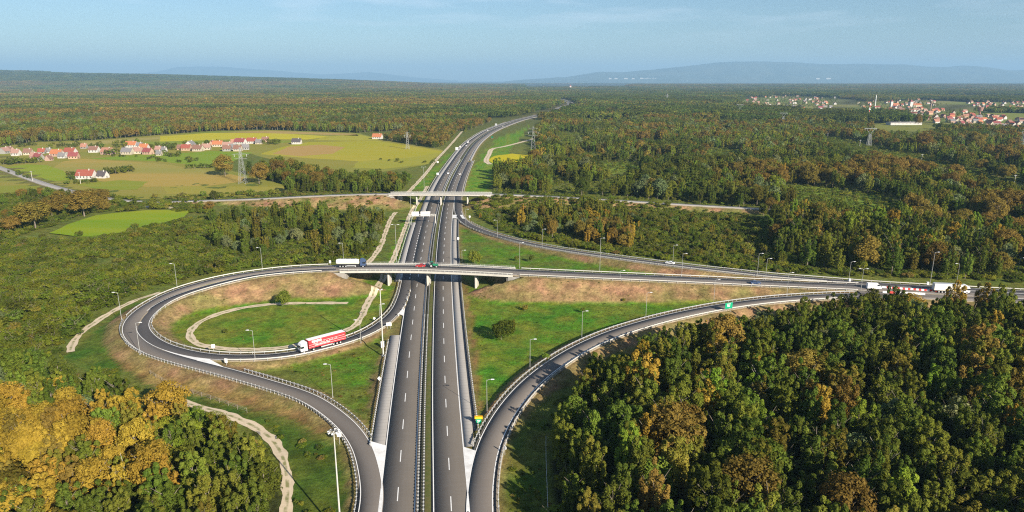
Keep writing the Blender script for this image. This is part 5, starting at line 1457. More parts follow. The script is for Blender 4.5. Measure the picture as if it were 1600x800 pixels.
# ------------------------------------------------------------------ street lamps
def lamp(base, top, label, heads=1, side=1, zb=None):
    b_ = ground(*base) if zb is None else at(*base, zb)
    H = max(4.0, z_for_row(b_[1], top) - b_[2])
    r = .045 + H * .0034
    o = empty('street_lamp', b_, 0, label, 'street lamp', 'street lamps along the junction roads')
    p = MB(); p.box(-r * 1.8, r * 1.8, -r * 1.8, r * 1.8, -.4, .25, 0, .03); p.tube([(0, 0, 0), (0, 0, H * .5), (0, 0, H - .1)], r, r * .62, 9)
    p.build('pole', [M['lamp_grey']], o)
    for k2 in range(heads):
        sg = side if k2 == 0 else -side
        a = MB(); a.tube([(0, 0, H - .3), (sg * .5, 0, H - .02), (sg * 1.2, 0, H + .05)], .055, .045, 7); a.build('arm', [M['lamp_grey']], o)
        h = MB(); h.prism([(sg * 1.1, H - .02), (sg * 1.15, H + .14), (sg * 1.6, H + .17), (sg * 2.05, H + .10), (sg * 2.1, H + .0)][::sg], -.2, .2)
        h.build('lamp_head', [M['sign_back']], o)
    return o
LAMPS = [
    ((190, 499), 457, 'lamp post outside the leftmost bend of the loop beside the dirt path', 1, -1),
    ((219, 554), 504, 'lamp post at the outer guardrail of the loop above the lower dirt bank', 1, 1),
    ((399, 564), 516, 'lamp post beside the white sign at the loop gore', 1, -1),
    ((277, 450), 412, 'lamp post on the scrub side of the upper left loop road', 1, -1),
    ((410, 420), 387, 'lamp post standing before the scrub trees left of the tanker lorry', 1, -1),
    ((537, 409), 380, 'lamp post directly behind the tanker lorry', 1, -1),
    ((620, 411), 351, 'tall twin headed lamp post between the dirt track and the near bridge', 2, -1),
    ((643, 352), 302, 'tall lamp post left of the sign gantry reaching above the far bridge', 1, 1),
    ((663, 300), 261, 'lamp post left of the motorway just beyond the far bridge', 2, 1),
    ((722, 412), 391, 'short lamp post right of the motorway behind the near bridge', 1, 1),
    ((777, 370), 344, 'first lamp post along the upper slip road', 1, -1),
    ((728, 352), 327, 'lamp post at the exit of the upper slip road by the far bridge', 1, 1),
    ((847, 388), 358, 'lamp post on the upper slip road in front of the orange trees', 1, 1),
    ((812, 419), 379, 'lamp post beside the right end of the near bridge', 1, 1),
    ((937, 424), 372, 'tall lamp post crossing the upper slip road left of the white car', 1, 1),
    ((1051, 414), 383, 'lamp post right at the white car', 1, 1),
    ((1065, 431), 396, 'lamp post just right of the white car on the grass between roads', 1, 1),
    ((1183, 431), 396, 'lamp post above the dark car on the upper slip road, left of a pair', 1, 1),
    ((1196, 437), 404, 'lamp post above the dark car between the roads, right of a pair', 1, 1),
    ((969, 437), 424, 'short post at the road edge above the brown bank', 1, 1),
    ((1009, 496), 457, 'lamp post on the inner side of the lower slip road, farthest bend', 1, 1),
    ((1115, 474), 437, 'thin lamp post before the brown bank left of the green sign', 1, 1),
    ((1229, 463), 426, 'lamp post between dark car and white van on the brown strip', 1, 1),
    ((1326, 440), 409, 'lamp post with a small cabinet above the white van', 1, 1),
    ((1345, 455), 420, 'lamp post right behind the white van', 2, 1),
    ((1453, 445), 394, 'tall lamp post above the red and white barriers', 1, 1),
    ((1495, 440), 412, 'lamp post just above the white lorry cab', 1, -1),
    ((1590, 427), 403, 'lamp post at the far right frame edge', 1, 1),
    ((520, 621), 569, 'lamp post on the green triangle beside the left slip road', 1, -1),
    ((564, 536), 500, 'lamp post just right of the red lorry', 1, -1),
    ((761, 645), 593, 'lamp post on the verge directly behind the yellow and green sign', 1, 1),
    ((828, 577), 530, 'lamp post at the inner edge of the lower slip road beside the tree shadow', 1, 1),
    ((909, 529), 486, 'lamp post in the middle of the lower slip road curve', 1, 1),
    ((594, 507), 475, 'short lamp post beside the drain ditch left of the exit lane', 1, 1),
]
for b_, t_, l_, n_, s_ in LAMPS: lamp(b_, t_, l_, n_, s_)

def mast(base, top, label, kind):
    b_ = ground(*base); H = z_for_row(b_[1], top) - b_[2]
    o = empty('floodlight_mast' if kind else 'camera_mast', b_, 0, label, 'mast')
    p = MB(); p.tube([(0, 0, -.3), (0, 0, H * .5), (0, 0, H)], .22 if kind else .26, .10 if kind else .13, 12); p.box(-.5, .5, -.5, .5, -.3, .2, 0, .05)
    p.build('pole', [M['galv_pale']], o)
    if kind:
        r = MB()
        r.tube([(.8 * math.cos(a), .8 * math.sin(a), H - .3) for a in np.linspace(0, 6.283, 17)], .05, n=6)
        r.tube([(-.8, 0, H - .3), (.8, 0, H - .3)], .05); r.tube([(0, -.8, H - .3), (0, .8, H - .3)], .05)
        r.build('ring', [M['galv']], o)
        for i in range(8):
            a = i * math.pi / 4; h = MB(); h.box(-.22, .22, -.16, .16, -.10, .10, 0, .03)
            q = h.build('floodlight', [M['sign_back']], o); q.location = (1.05 * math.cos(a), 1.05 * math.sin(a), H - .15); q.rotation_euler = (0, .35, a)
        l = MB(); l.box(-.12, .12, -.12, .12, H, H + .5, 0, .03); l.build('beacon', [M['dark']], o)
    else:
        for sg in (-1, 1):
            a = MB(); a.tube([(0, 0, H - .4), (sg * .6, 0, H - .1)], .05); a.build('arm', [M['galv']], o)
            c = MB(); c.box(sg * .6 - .15, sg * .6 + .15, -.3, .3, H - .2, H + .1, 0, .04); c.build('camera', [M['sign_white']], o)
    return o
mast((533, 836), 673, 'tall floodlight mast beside the left slip road, seen from above at the bottom edge', 1)
mast((599, 556), 452, 'very tall plain mast with twin cameras left of the motorway', 0)

# ------------------------------------------------------------------ signs and small road furniture
def sign(base, top, w, h, label, face, back, rz, posts=2, extra=None, name='road_sign', round_=False, diamond=False, zb=None):
    b_ = ground(*base) if zb is None else at(*base, zb)
    H = max(h + .5, z_for_row(b_[1], top) - b_[2])
    o = empty(name, b_, rz, label, 'sign', 'road signs')
    for i in range(posts):
        x = 0 if posts == 1 else (-w * .32 if i == 0 else w * .32)
        p = MB(); p.tube([(x, .06, -.4), (x, .06, H - .05)], .05, n=7); p.build('post', [M['galv']], o)
    q = MB()
    if round_ or diamond:
        n = 20 if round_ else 4
        prof = [(w / 2 * math.cos(2 * math.pi * i / n + math.pi / 2), H - h / 2 + h / 2 * math.sin(2 * math.pi * i / n + math.pi / 2)) for i in range(n)]
        q.prism(prof, -.03, .0, 0); q.prism([(x * .98, H - h / 2 + (z - H + h / 2) * .98) for x, z in prof], .001, .02, 1)
    else:
        q.box(-w / 2, w / 2, -.03, 0, H - h, H, 0); q.box(-w / 2 + .02, w / 2 - .02, .001, .02, H - h + .02, H - .02, 1)
    q.build('panel', [face, back], o)
    if extra: extra(o, H)
    return o
def yellow_top(o, H):
    q = MB(); q.box(-1.05, 1.05, -.05, -.01, H - .02, H + .95, 0); q.box(-1.0, 1.0, -.056, -.051, H + .58, H + .90, 1); q.build('yellow_plate', [M['sign_yellow'], mat('orange_sign_band', (.85, .25, .01), .5)], o)
    a = MB(); a.box(-.45, .45, -.036, -.031, H - .55, H - .42); a.box(-.3, .3, -.036, -.031, H - .85, H - .75); a.build('lettering', [M['sign_white']], o)
sign((748, 665), 656, 1.4, 1.5, 'green exit sign with an orange and yellow plate on top, in the gore', M['sign_green'], M['sign_back'], 0.0, 2, yellow_top)
def green_face(o, H):
    a = MB()
    for z in (.5, 1.0, 1.5): a.box(-1.0 + z * .2, .9 - z * .3, -.036, -.031, H - z - .12, H - z + .08)
    a.build('lettering', [M['sign_white']], o)
sign((1138, 488), 473, 3.4, 2.4, 'large green road sign on two posts beside the lower slip road', M['sign_green'], M['sign_back'], .35, 2, green_face)
sign((789, 711), 697, 1.0, 1.0, 'round white backed sign outside the curve of the lower slip road', M['sign_white'], M['sign_back'], 2.6, 1, None, 'road_sign', True)
sign((334, 550), 538, 1.0, 1.3, 'white sign on the ring path side of the loop exit', M['sign_white'], M['sign_back'], .4, 1)
sign((354, 571), 560, 1.1, 1.5, 'white sign with a white base at the tip of the loop gore', M['sign_white'], M['sign_back'], -.3, 1)
sign((593, 600), 588, 1.1, 1.4, 'white diamond sign at the shoulder guardrail left of the motorway', M['sign_white'], M['sign_back'], .1, 1, None, 'road_sign', False, True)
sign((608, 514), 504, 1.9, 1.3, 'white gore sign between the exit lane and the motorway', M['sign_white'], M['sign_back'], .1, 2)
sign((585, 501), 496, .9, .9, 'small round sign at the inner guardrail of the exit lane', M['sign_white'], M['sign_back'], .3, 1, None, 'road_sign', True)
sign((531, 695), 676, 1.1, 1.1, 'white sign right of the floodlight mast at the guardrail', M['sign_white'], M['sign_back'], .2, 1)
sign((734, 347), 337, 1.0, 1.2, 'white sign outside the bend of the upper slip road', M['sign_white'], M['sign_back'], .1, 1)
sign((716, 379), 371, 1.1, 1.2, 'small white sign on the right shoulder below the far bridge', M['sign_white'], M['sign_back'], .1, 1)
sign((516, 414), 407, 1.0, 1.4, 'white sign left of the tanker lorry at the loop road', M['sign_white'], M['sign_back'], .0, 1)
sign((714, 240), 230, 4.0, 3.6, 'big white sign left of the motorway where it bends', M['sign_white'], M['sign_back'], -.4, 2)
sign((719, 233), 228, 2.0, 2.0, 'small white sign beside the big one where the motorway bends', M['sign_white'], M['sign_back'], -.4, 1)
sign((775, 198), 193, 5.0, 4.0, 'large pale sign far up the motorway at the wood', M['sign_white'], M['sign_back'], -.6, 2)
sign((769, 217), 213, 3.4, 2.4, 'turquoise sign right of the motorway beside the hedge', M['sign_green'], M['sign_back'], -.6, 2)
sign((684, 274), 270, 2.2, 2.0, 'white sign left of the motorway above the far bridge', M['sign_white'], M['sign_back'], 0, 1)
sign((684, 256), 252, 2.0, 1.6, 'white board beside the service track', M['sign_white'], M['sign_back'], 0, 1)
# square cabinet at the foot of the tall mast
def cabinet(base, label, w, h, m, legs=True, zb=None):
    b_ = ground(*base); o = empty('roadside_cabinet', b_, .1, label, 'cabinet', 'roadside cabinets')
    q = MB(); q.box(-w / 2, w / 2, -w * .35, w * .35, .2, h, 0, .04); q.box(-w / 2 - .06, w / 2 + .06, -w * .35 - .06, w * .35 + .06, h, h + .08); q.build('housing', [m], o)
    q = MB(); q.box(-w / 2, w / 2, -w * .3, w * .3, -.3, .2); q.build('plinth', [M['concrete']], o)
    q = MB(); q.box(-w * .42, w * .42, -w * .35 - .02, -w * .35 + .01, .3, h - .1); q.build('door', [M['sign_back']], o); return o
cabinet((598, 543), 'white square cabinet at the foot of the tall camera mast', 1.1, 2.1, M['white'])
cabinet((1449, 446), 'small white cabinet beside the tall lamp above the barriers', .9, 1.6, M['white'])
cabinet((1327, 441), 'pale cabinet at the lamp post above the white van', 1.0, 1.5, M['sign_back'])

# sign gantry over the left carriageway
g0 = motorway.at(sA + 1.0, -17.8); g1 = motorway.at(sA + 1.0, -.75)
hd = math.atan2(g1[1] - g0[1], g1[0] - g0[0]); Lg = float(np.hypot(*(g1 - g0)[:2]))
o = empty('sign_gantry', (g0[0], g0[1], 0), hd, 'white steel sign gantry spanning the left carriageway below the far bridge', 'gantry')
for x in (0, Lg):
    q = MB(); q.box(x - .22, x + .22, -.22, .22, -.4, 6.2, 0, .03); q.build('post', [M['galv_pale']], o)
q = MB()
for z in (5.1, 6.2):
    for y in (-.4, .4): q.tube([(0, y, z), (Lg, y, z)], .09, n=6)
n = 14
for i in range(n):
    a, b_ = Lg * i / n, Lg * (i + 1) / n
    for y in (-.4, .4): q.tube([(a, y, 5.1 if i % 2 else 6.2), (b_, y, 6.2 if i % 2 else 5.1)], .05, n=5); q.tube([(a, y, 5.1), (a, y, 6.2)], .05, n=5)
q.build('truss', [M['galv_pale']], o)
for x, w in ((3.2, 4.6), (9.6, 6.0)):
    q = MB(); q.box(x - w / 2 + 1, x + w / 2 + 1, .45, .55, 4.9, 7.9); q.box(x - w / 2 + 1.05, x + w / 2 + .95, .551, .56, 4.95, 7.85, 1)
    for k2 in range(4): q.box(x - w / 2 + 1.1, x + w / 2 + .9, .40, .449, 5.1 + k2 * .8, 5.2 + k2 * .8)
    q.build('sign_panel', [M['sign_white'], M['sign_green']], o)

# white marker posts on the exit gore, and short marker posts along the shoulder
mk = MB(); mk.box(-.11, .11, -.05, .05, 0, 1.0, 0, .02); mk_me = mk.mesh('marker_post', [M['sign_white']])
mb = MB(); mb.box(-.115, .115, -.055, .055, .62, .82); mb_me = mb.mesh('reflector', [M['dark']])
items = []
for i, s in enumerate(np.linspace(exit_lane.s_px(612, 492), exit_lane.s_px(632, 455), 6)):
    p = (exit_lane.at(s, -2.75) + 0); r0 = empty('marker_post', tuple(p), exit_lane.heading(s), None, 'marker post', 'white marker posts on the exit gore')
    link('body', mk_me, r0).scale = (2.0, 2.0, 1.15); link('reflector', mb_me, r0).scale = (2.0, 2.0, 1.15)
    items.append((r0, 'white plastic marker post on the painted exit gore', i))
uniq(items)

# red and white water barriers in front of the toll apron
wb = MB(); wb.prism([(-.32, 0), (.32, 0), (.30, .25), (.14, .50), (.12, 1.0), (-.12, 1.0), (-.14, .50), (-.30, .25)], -.98, .98)
bm_r, bm_w = wb.mesh('water_barrier', [M['barrier_red']]), wb.mesh('water_barrier', [M['barrier_white']])
A_, B_2 = np.array(at(1381, 449.8, 2.4)), np.array(at(1461, 455.3, 2.3))
nb_ = 20; hd = math.atan2(B_2[1] - A_[1], B_2[0] - A_[0])
items = []
for i in range(nb_):
    p = A_ + (B_2 - A_) * i / (nb_ - 1)
    o = link('water_barrier', bm_w if i % 2 == 0 else bm_r, None, (p[0], p[1], 2.38 - i * .005)); o.rotation_euler = (0, 0, hd - math.pi / 2); o.scale = (.9, .98, .7)
    tag(o, 'x', 'barrier', 'red and white plastic barriers dividing the road')
    items.append((o, ('white' if i % 2 == 0 else 'red') + ' plastic road barrier in the row right of the white van', i))
A_, B_2 = np.array(at(1384, 457.7, 2.4)), np.array(at(1440, 460.5, 2.3))
for i in range(7):
    p = A_ + (B_2 - A_) * i / 6
    o = link('water_barrier', bm_r if i == 1 else bm_w, None, (p[0], p[1], 2.38)); o.rotation_euler = (0, 0, hd - math.pi / 2); o.scale = (.9, 1.25, .8)
    tag(o, 'x', 'barrier', 'red and white plastic barriers dividing the road')
    items.append((o, ('red' if i == 1 else 'white') + ' plastic road barrier in the nearer row below the van', i))
uniq(items)

# ------------------------------------------------------------------ vehicles (local +x is forwards)
def wheel_me(r, w):
    t = MB(); t.cyl_y(0, 0, -w / 2, w / 2, r, 18, 0)
    h = MB(); h.cyl_y(0, 0, -w / 2 - .012, w / 2 + .012, r * .56, 14, 0)
    return t.mesh('tyre', [M['rubber']]), h.mesh('rim', [M['galv']])
TW, CW = wheel_me(.50, .36), wheel_me(.33, .22)
def wheels(root, pos, kind, r):
    for x, y in pos:
        w = link('wheel', kind[0], root, (x, y, r)); link('rim', kind[1], w)
def hgv_cab(root, x0, paint, name='cab'):
    """tractor unit with its nose at x0 + 2.4"""
    c = MB()
    c.prism([(x0, .75), (x0 + 2.3, .62), (x0 + 2.42, 1.5), (x0 + 2.28, 2.75), (x0 + 1.9, 3.35), (x0 + .9, 3.85), (x0 + .1, 3.85), (x0, 3.7)], -1.22, 1.22)
    c.build(name, [paint], root)
    g = MB(); g.poly([(x0 + 2.43, -1.1, 1.75), (x0 + 2.43, 1.1, 1.75), (x0 + 2.31, 1.05, 2.72), (x0 + 2.31, -1.05, 2.72)], [(0, 1, 2, 3)])
    g.build('windscreen', [M['glass']], root)
    for s in (-1, 1):
        g = MB(); g.prism([(x0 + 1.0, 1.75), (x0 + 2.1, 1.75), (x0 + 2.0, 2.55), (x0 + 1.05, 2.55)], s * 1.222, s * 1.235); g.build('side_window', [M['glass']], root)
        m_ = MB(); m_.box(x0 + 2.1, x0 + 2.35, s * 1.45 - .1, s * 1.45 + .1, 1.9, 2.6, 0, .03); m_.build('mirror', [M['dark']], root)
    b_ = MB(); b_.box(x0 + 2.05, x0 + 2.5, -1.23, 1.23, .35, .95, 0, .05); b_.build('bumper', [M['dark']], root)
    ch = MB(); ch.box(x0 - 3.0, x0 + 2.0, -.5, .5, .55, .95); ch.build('chassis', [M['dark']], root)
    wheels(root, [(x0 + 1.25, 1.05), (x0 + 1.25, -1.05), (x0 - 2.2, 1.0), (x0 - 2.2, -1.0)], TW, .5)
def artic(path, s, off, label, paint, body, L=13.6, tank=False, rev=False, stripes=False, grp=None):
    p = path.at(s, off); hd = path.heading(s) + (math.pi if rev else 0)
    root = empty('articulated_lorry', (p[0], p[1], p[2] + .05), hd, label, 'lorry')
    xb = -8.3
    hgv_cab(root, xb + L + .55, paint)
    if tank:
        t = MB(); n = 20
        pr = []
        secs = [(xb, .55), (xb + .25, .93), (xb + .8, 1.0), (xb + L - .8, 1.0), (xb + L - .25, .93), (xb + L, .55)]
        V = []
        for x, k2 in secs:
            for j in range(n):
                a = 2 * math.pi * j / n; V.append((x, 1.26 * k2 * math.copysign(abs(math.cos(a)) ** .8, math.cos(a)), 2.45 + 1.15 * k2 * math.copysign(abs(math.sin(a)) ** .8, math.sin(a))))
        Fs = [tuple(reversed(range(n))), tuple(range((len(secs) - 1) * n, len(secs) * n))]
        for i in range(len(secs) - 1):
            for j in range(n): Fs.append((i * n + j, i * n + (j + 1) % n, (i + 1) * n + (j + 1) % n, (i + 1) * n + j))
        t.poly(V, Fs); t.build('tank', [body], root)
        q = MB(); q.box(xb + 1, xb + L - 1, -.35, .35, 3.55, 3.72)
        for k2 in range(5): q.cyl_y(xb + 2 + k2 * 2.3, 3.6, -.25, .25, .22)
        q.build('catwalk', [M['galv']], root)
        q = MB(); q.box(xb + 3.5, xb + 9, -1.2, 1.2, .75, 1.35, 0, .05); q.build('side_boxes', [M['dark']], root)
    else:
        t = MB(); t.box(xb, xb + L, -1.26, 1.26, 1.15, 4.0, 0, .05)
        t.build('trailer_body', [body], root)
        q = MB(); q.box(xb + .05, xb + L - .05, -1.2, 1.2, 3.985, 4.02); q.build('roof', [M['sign_white'] if stripes else M['galv']], root)
        q = MB(); q.box(xb - .03, xb - .002, -1.2, -.02, 1.3, 3.85); q.box(xb - .03, xb - .002, .02, 1.2, 1.3, 3.85); q.build('rear_doors', [M['red'] if stripes else M['sign_back']], root)
        if stripes:
            for sd in (-1, 1):
                y0, y1 = sorted((sd * 1.262, sd * 1.270)); q = MB()
                for z in (1.62, 2.28): q.box(xb + .1, xb + L - .1, y0, y1, z, z + .06)
                q.box(xb + .4, xb + 8.6, y0, y1, 3.0, 3.06)
                q.build('side_stripes', [M['sign_white']], root)
                q = MB()                                    # a big block of white lettering, then two small lines, too small to read
                x = xb + L - 4.6
                for w in (.5, .42, .5, .36, .5, .46): 
                    q.box(x, x + w, y0, y1, 2.95, 3.75); x += w + .14
                x = xb + 3.2
                while x < xb + L - 1.2:
                    w = .18 + .22 * rnd.random()
                    if rnd.random() < .8: q.box(x, x + w, y0, y1, 2.50, 2.62)
                    x += w + .09
                x = xb + 6.0
                while x < xb + L - 2.2:
                    w = .14 + .18 * rnd.random(); q.box(x, x + w, y0, y1, 1.86, 2.06); x += w + .08
                q.build('lettering', [M['sign_white']], root)
    for sd in (-1, 1):
        q = MB(); q.box(xb + 4.2, xb + 9.2, sd * 1.2 - .03, sd * 1.2 + .03, .55, .95); q.build('side_guard', [M['galv']], root)
    q = MB(); q.box(xb + .2, xb + L, -.45, .45, .85, 1.14); q.box(xb, xb + .15, -1.2, 1.2, .55, .8); q.build('trailer_frame', [M['dark']], root)
    wheels(root, [(xb + x, y) for x in (2.0, 3.3, 4.6) for y in (-1.05, 1.05)], TW, .5)
    return root
artic(exit_lane, exit_lane.s_px(503, 543.0), 0.15, 'red and white articulated lorry with a white cab on the loop exit', M['white'], M['red'], stripes=True)
artic(overpass, overpass.s_px(555, 418.6), -2.0, 'cream tanker lorry with a dark blue cab at the left end of the near bridge', M['navy'], M['cream'], 10.6, True)
artic(overpass, overpass.s_px(1489, 457), 1.2, 'white lorry with a pale trailer driving right among the barriers', M['white'], M['cream'], 11.0)

def car(path, s, off, label, paint, rev=False, van=False, L=4.4, cat='car'):
    p = path.at(s, off); hd = path.heading(s) + (math.pi if rev else 0)
    root = empty('delivery_van' if van else 'car', (p[0], p[1], p[2] + .04), hd, label, cat, None)
    if van:
        prof = [(-2.9, .35), (2.75, .35), (2.95, .9), (2.6, 1.35), (1.75, 2.3), (1.3, 2.62), (-2.85, 2.62), (-2.95, 1.2)]; w = 1.0
        win = [[(1.0, 1.5), (2.35, 1.5), (1.72, 2.25), (1.0, 2.3)]]; ws = [(2.63, 1.38), (1.78, 2.32)]; wh = (-1.85, 1.95)
    else:
        prof = [(-2.1, .35), (2.1, .32), (2.2, .62), (2.05, .82), (1.0, .98), (.35, 1.40), (-.9, 1.46), (-1.75, 1.02), (-2.15, .95), (-2.2, .55)]; w = .88
        win = [[(-1.45, .98), (.78, .98), (.28, 1.34), (-.85, 1.38)]]; ws = [(.98, 1.0), (.40, 1.37)]; wh = (-1.3, 1.35)
    b_ = MB(); n = len(prof)
    V = []
    for y, k2 in ((-w, .0), (-w * .86, 1.0), (w * .86, 1.0), (w, .0)):
        for x, z in prof:
            top_ = max(0, (z - .8) / 1.2) * (.10 if not van else .05)
            V.append((x * (1 if k2 else .985), y * (1 - top_) , z - (0 if k2 else .03) * (z > .9)))
    Fs = [tuple(reversed(range(n))), tuple(range(3 * n, 4 * n))]
    for i in range(3):
        for j in range(n): Fs.append((i * n + j, i * n + (j + 1) % n, (i + 1) * n + (j + 1) % n, (i + 1) * n + j))
    b_.poly(V, Fs); b_.build('body', [paint], root)
    for sg in (-1, 1):
        g = MB(); y0, y1 = sorted((sg * w * .955, sg * (w + .008))); g.prism(win[0], y0, y1); g.build('side_window', [M['glass']], root)
        h = MB(); x = prof[2][0]; h.box(x - .12, x + .01, sg * w * .72 - .16, sg * w * .72 + .16, .6, .78, 0, .02); h.build('headlight', [M['sign_white']], root)
        h = MB(); x = prof[-1][0]; h.box(x - .01, x + .1, sg * w * .75 - .14, sg * w * .75 + .14, .7, .9, 0, .02); h.build('tail_light', [M['red_paint']], root)
    g = MB(); (xa, za), (xb_, zb_) = ws; g.poly([(xa, -w * .82, za + .01), (xa, w * .82, za + .01), (xb_, w * .74, zb_ + .01), (xb_, -w * .74, zb_ + .01)], [(0, 1, 2, 3)]); g.build('windscreen', [M['glass']], root)
    if not van:
        g = MB(); g.poly([(-1.72, w * .8, 1.06), (-1.72, -w * .8, 1.06), (-.98, -w * .72, 1.465), (-.98, w * .72, 1.465)], [(0, 1, 2, 3)]); g.build('rear_window', [M['glass']], root)
    wheels(root, [(x, y) for x in wh for y in (-w * .88, w * .88)], CW, .33)
    return root
car(upper_ramp, upper_ramp.s_px(1045, 413), -1.0, 'white saloon car on the upper slip road', M['white'], True)
car(overpass, overpass.s_px(1180, 442), 1.6, 'dark grey car on the road leading off the near bridge', M['navy'])
car(overpass, overpass.s_px(1361, 450.5), 1.2, 'white panel van beside the start of the red and white barriers', M['white'], False, True, cat='van')
car(motorway, mp(735, 229), -5, 'white car on the left carriageway in the motorway bend', M['white'], True)
car(motorway, mp(717, 279), 7.8, 'white car on the right carriageway just beyond the far bridge', M['white'])
car(motorway, mp(738, 222), -7.8, 'white van shaped car far up the left carriageway by the big sign', M['white'], True, True, cat='van')
car(motorway, mp(766, 206), -4, 'white car in the upper bend of the motorway near the pale sign', M['white'], True)
car(motorway, mp(706, 271), -4, 'white car on the left carriageway between far bridge and bend', M['white'], True)
car(motorway, mp(782, 198), 5, 'pale car highest up the right carriageway', M['cream'])
car(overpass, overpass.s_px(657, 418), -1.9, 'red car on the near bridge following the green tractor', M['red_paint'], True)
# green tractor on the bridge
p = overpass.at(overpass.s_px(675, 418.5), -1.9); o = empty('tractor', (p[0], p[1], p[2] + .04), overpass.heading(overpass.s_px(675, 418)) , 'green farm tractor with a cab crossing the near bridge', 'tractor')
q = MB(); q.prism([(-.2, .8), (2.0, .75), (2.1, 1.5), (-.2, 1.75)], -.42, .42); q.box(-1.2, -.2, -.35, .35, .6, 1.2); q.build('bonnet', [M['green_paint']], o)
q = MB(); q.prism([(-1.3, 1.3), (-.15, 1.3), (-.3, 2.5), (-1.25, 2.5)], -.66, .66); q.build('cab', [M['glass']], o)
q = MB(); q.box(-1.45, -.15, -.75, .75, 2.5, 2.66, 0, .04); q.build('roof', [M['green_paint']], o)
q = MB(); q.tube([(1.3, .3, 1.6), (1.3, .3, 2.5)], .05); q.build('exhaust', [M['dark']], o)
for sg in (-1, 1):
    q = MB(); q.box(-1.6, -.1, sg * .95 - .25, sg * .95 + .25, 1.5, 1.6); q.build('mudguard', [M['green_paint']], o)
    big_, rim_ = wheel_me(.85, .5); w_ = link('wheel', big_, o, (-.85, sg * .95, .85)); link('rim', rim_, w_)
    big_, rim_ = wheel_me(.55, .35); w_ = link('wheel', big_, o, (1.5, sg * .8, .55)); link('rim', rim_, w_)

# bare dead trees standing in the woods
dm = trunk_geo(77, 15, 4.6, 13, .26).mesh('dead_tree', [noisy('pale_dead_wood', (.42, .38, .32), (.30, .27, .22), 1.5)])
for x, y, h, lab in ((1374, 772, 15, 'bare pale dead tree low in the right wood below the white van'), (1190, 640, 15, 'bare dead tree in the right wood below the dark car'), (1300, 560, 13, 'small leafless tree high in the right wood'), (205, 790, 13, 'leafless pale tree among the dark trees below the golden grove'), (1393, 420, 17, 'pale bare trunk in the tall trees above the white van'), (150, 640, 12, 'bare grey trunk at the top of the left grove')):
    g = ground(x, y); o = link('dead_tree', dm, None, g); o.scale = (h / 15,) * 3; o.rotation_euler = (0, 0, x); tag(o, lab, 'tree', 'bare dead trees')

# wire fence along the edge of the right wood
P = Path([ground(x, y) for x, y in [(853, 690), (853, 720), (854.5, 760), (856, 800), (858, 860)]], 3.0)
mid = tuple(P.at(P.L / 2)); o = empty('wire_fence', mid, 0, 'thin wire fence in the shade along the right wood', 'fence', 'wire fences')
ss = np.arange(0, P.L, 3.0)
for s in ss:
    p = P.at(s); q = MB(); q.box(-.06, .06, -.06, .06, -.3, 1.5); t = q.build('post', [M['galv']], o); t.location = (p[0] - mid[0], p[1] - mid[1], float(th(p[0], p[1])) - mid[2])
q = MB()
for h in (.5, 1.0, 1.45): q.tube([(a[0] - mid[0], a[1] - mid[1], float(th(a[0], a[1])) + h - mid[2]) for a in P.at(ss)], .02, n=4)
q.build('wire', [M['galv']], o)
P = Path([ground(x, y) for x, y in [(235, 585), (262, 603), (300, 615), (350, 632), (400, 650)]], 4.0)
mid = tuple(P.at(P.L / 2)); o = empty('wire_fence', mid, 0, 'post and wire fence on the green strip below the dirt bank', 'fence', 'wire fences')
ss = np.arange(0, P.L, 4.0)
for s in ss:
    p = P.at(s); q = MB(); q.box(-.04, .04, -.04, .04, -.3, 1.5); t = q.build('post', [M['wood']], o); t.location = (p[0] - mid[0], p[1] - mid[1], float(th(p[0], p[1])) - mid[2])
q = MB()
for h in (.6, 1.1, 1.5): q.tube([(a[0] - mid[0], a[1] - mid[1], float(th(a[0], a[1])) + h - mid[2]) for a in P.at(ss)], .015, n=4)
q.build('wire', [M['galv']], o)

# ------------------------------------------------------------------ village and town
ROOF = {'orange': (.42, .16, .075), 'red': (.29, .085, .06), 'salmon': (.36, .18, .125), 'brown': (.22, .12, .09), 'pinkish': (.34, .20, .16), 'grey': (.20, .19, .19), 'dark': (.09, .08, .085), 'maroon': (.24, .07, .07)}
WALL = {'white': (.50, .48, .45), 'cream': (.43, .38, .29), 'pink': (.40, .27, .22), 'peach': (.43, .29, .20), 'grey': (.28, .27, .25)}
RM = {k2: noisy('roof_tiles_' + k2, c, tuple(a * .75 for a in c), 1.2, .85, .2) for k2, c in ROOF.items()}
WM = {k2: noisy('plaster_' + k2, c, tuple(a * .88 for a in c), .6, .85, .2) for k2, c in WALL.items()}
def house_mesh(w, d, hw, hr):
    wl_ = MB(); wl_.box(-w / 2, w / 2, -d / 2, d / 2, -.8, hw)
    for sx in (-1, 1):
        x0, x1 = sorted((sx * w / 2, sx * (w / 2 - .25)))
        V = [(x0, -d / 2, hw), (x0, d / 2, hw), (x0, 0, hw + hr), (x1, -d / 2, hw), (x1, d / 2, hw), (x1, 0, hw + hr)]
        wl_.poly(V, [(0, 2, 1), (3, 4, 5), (0, 3, 5, 2), (1, 2, 5, 4)])
    rf = MB(); o_ = .45; t = .22; k2 = hr / (d / 2)
    for sy in (-1, 1):
        ye, ze = sy * (d / 2 + o_), hw - o_ * k2 + .05
        V = [(x, y, z + dz) for x in (-w / 2 - o_, w / 2 + o_) for (y, z) in ((ye, ze), (0, hw + hr + .05)) for dz in (0, t)]
        rf.poly(V, [(0, 1, 3, 2), (4, 6, 7, 5), (0, 4, 5, 1), (2, 3, 7, 6), (1, 5, 7, 3), (0, 2, 6, 4)])
    return wl_, rf
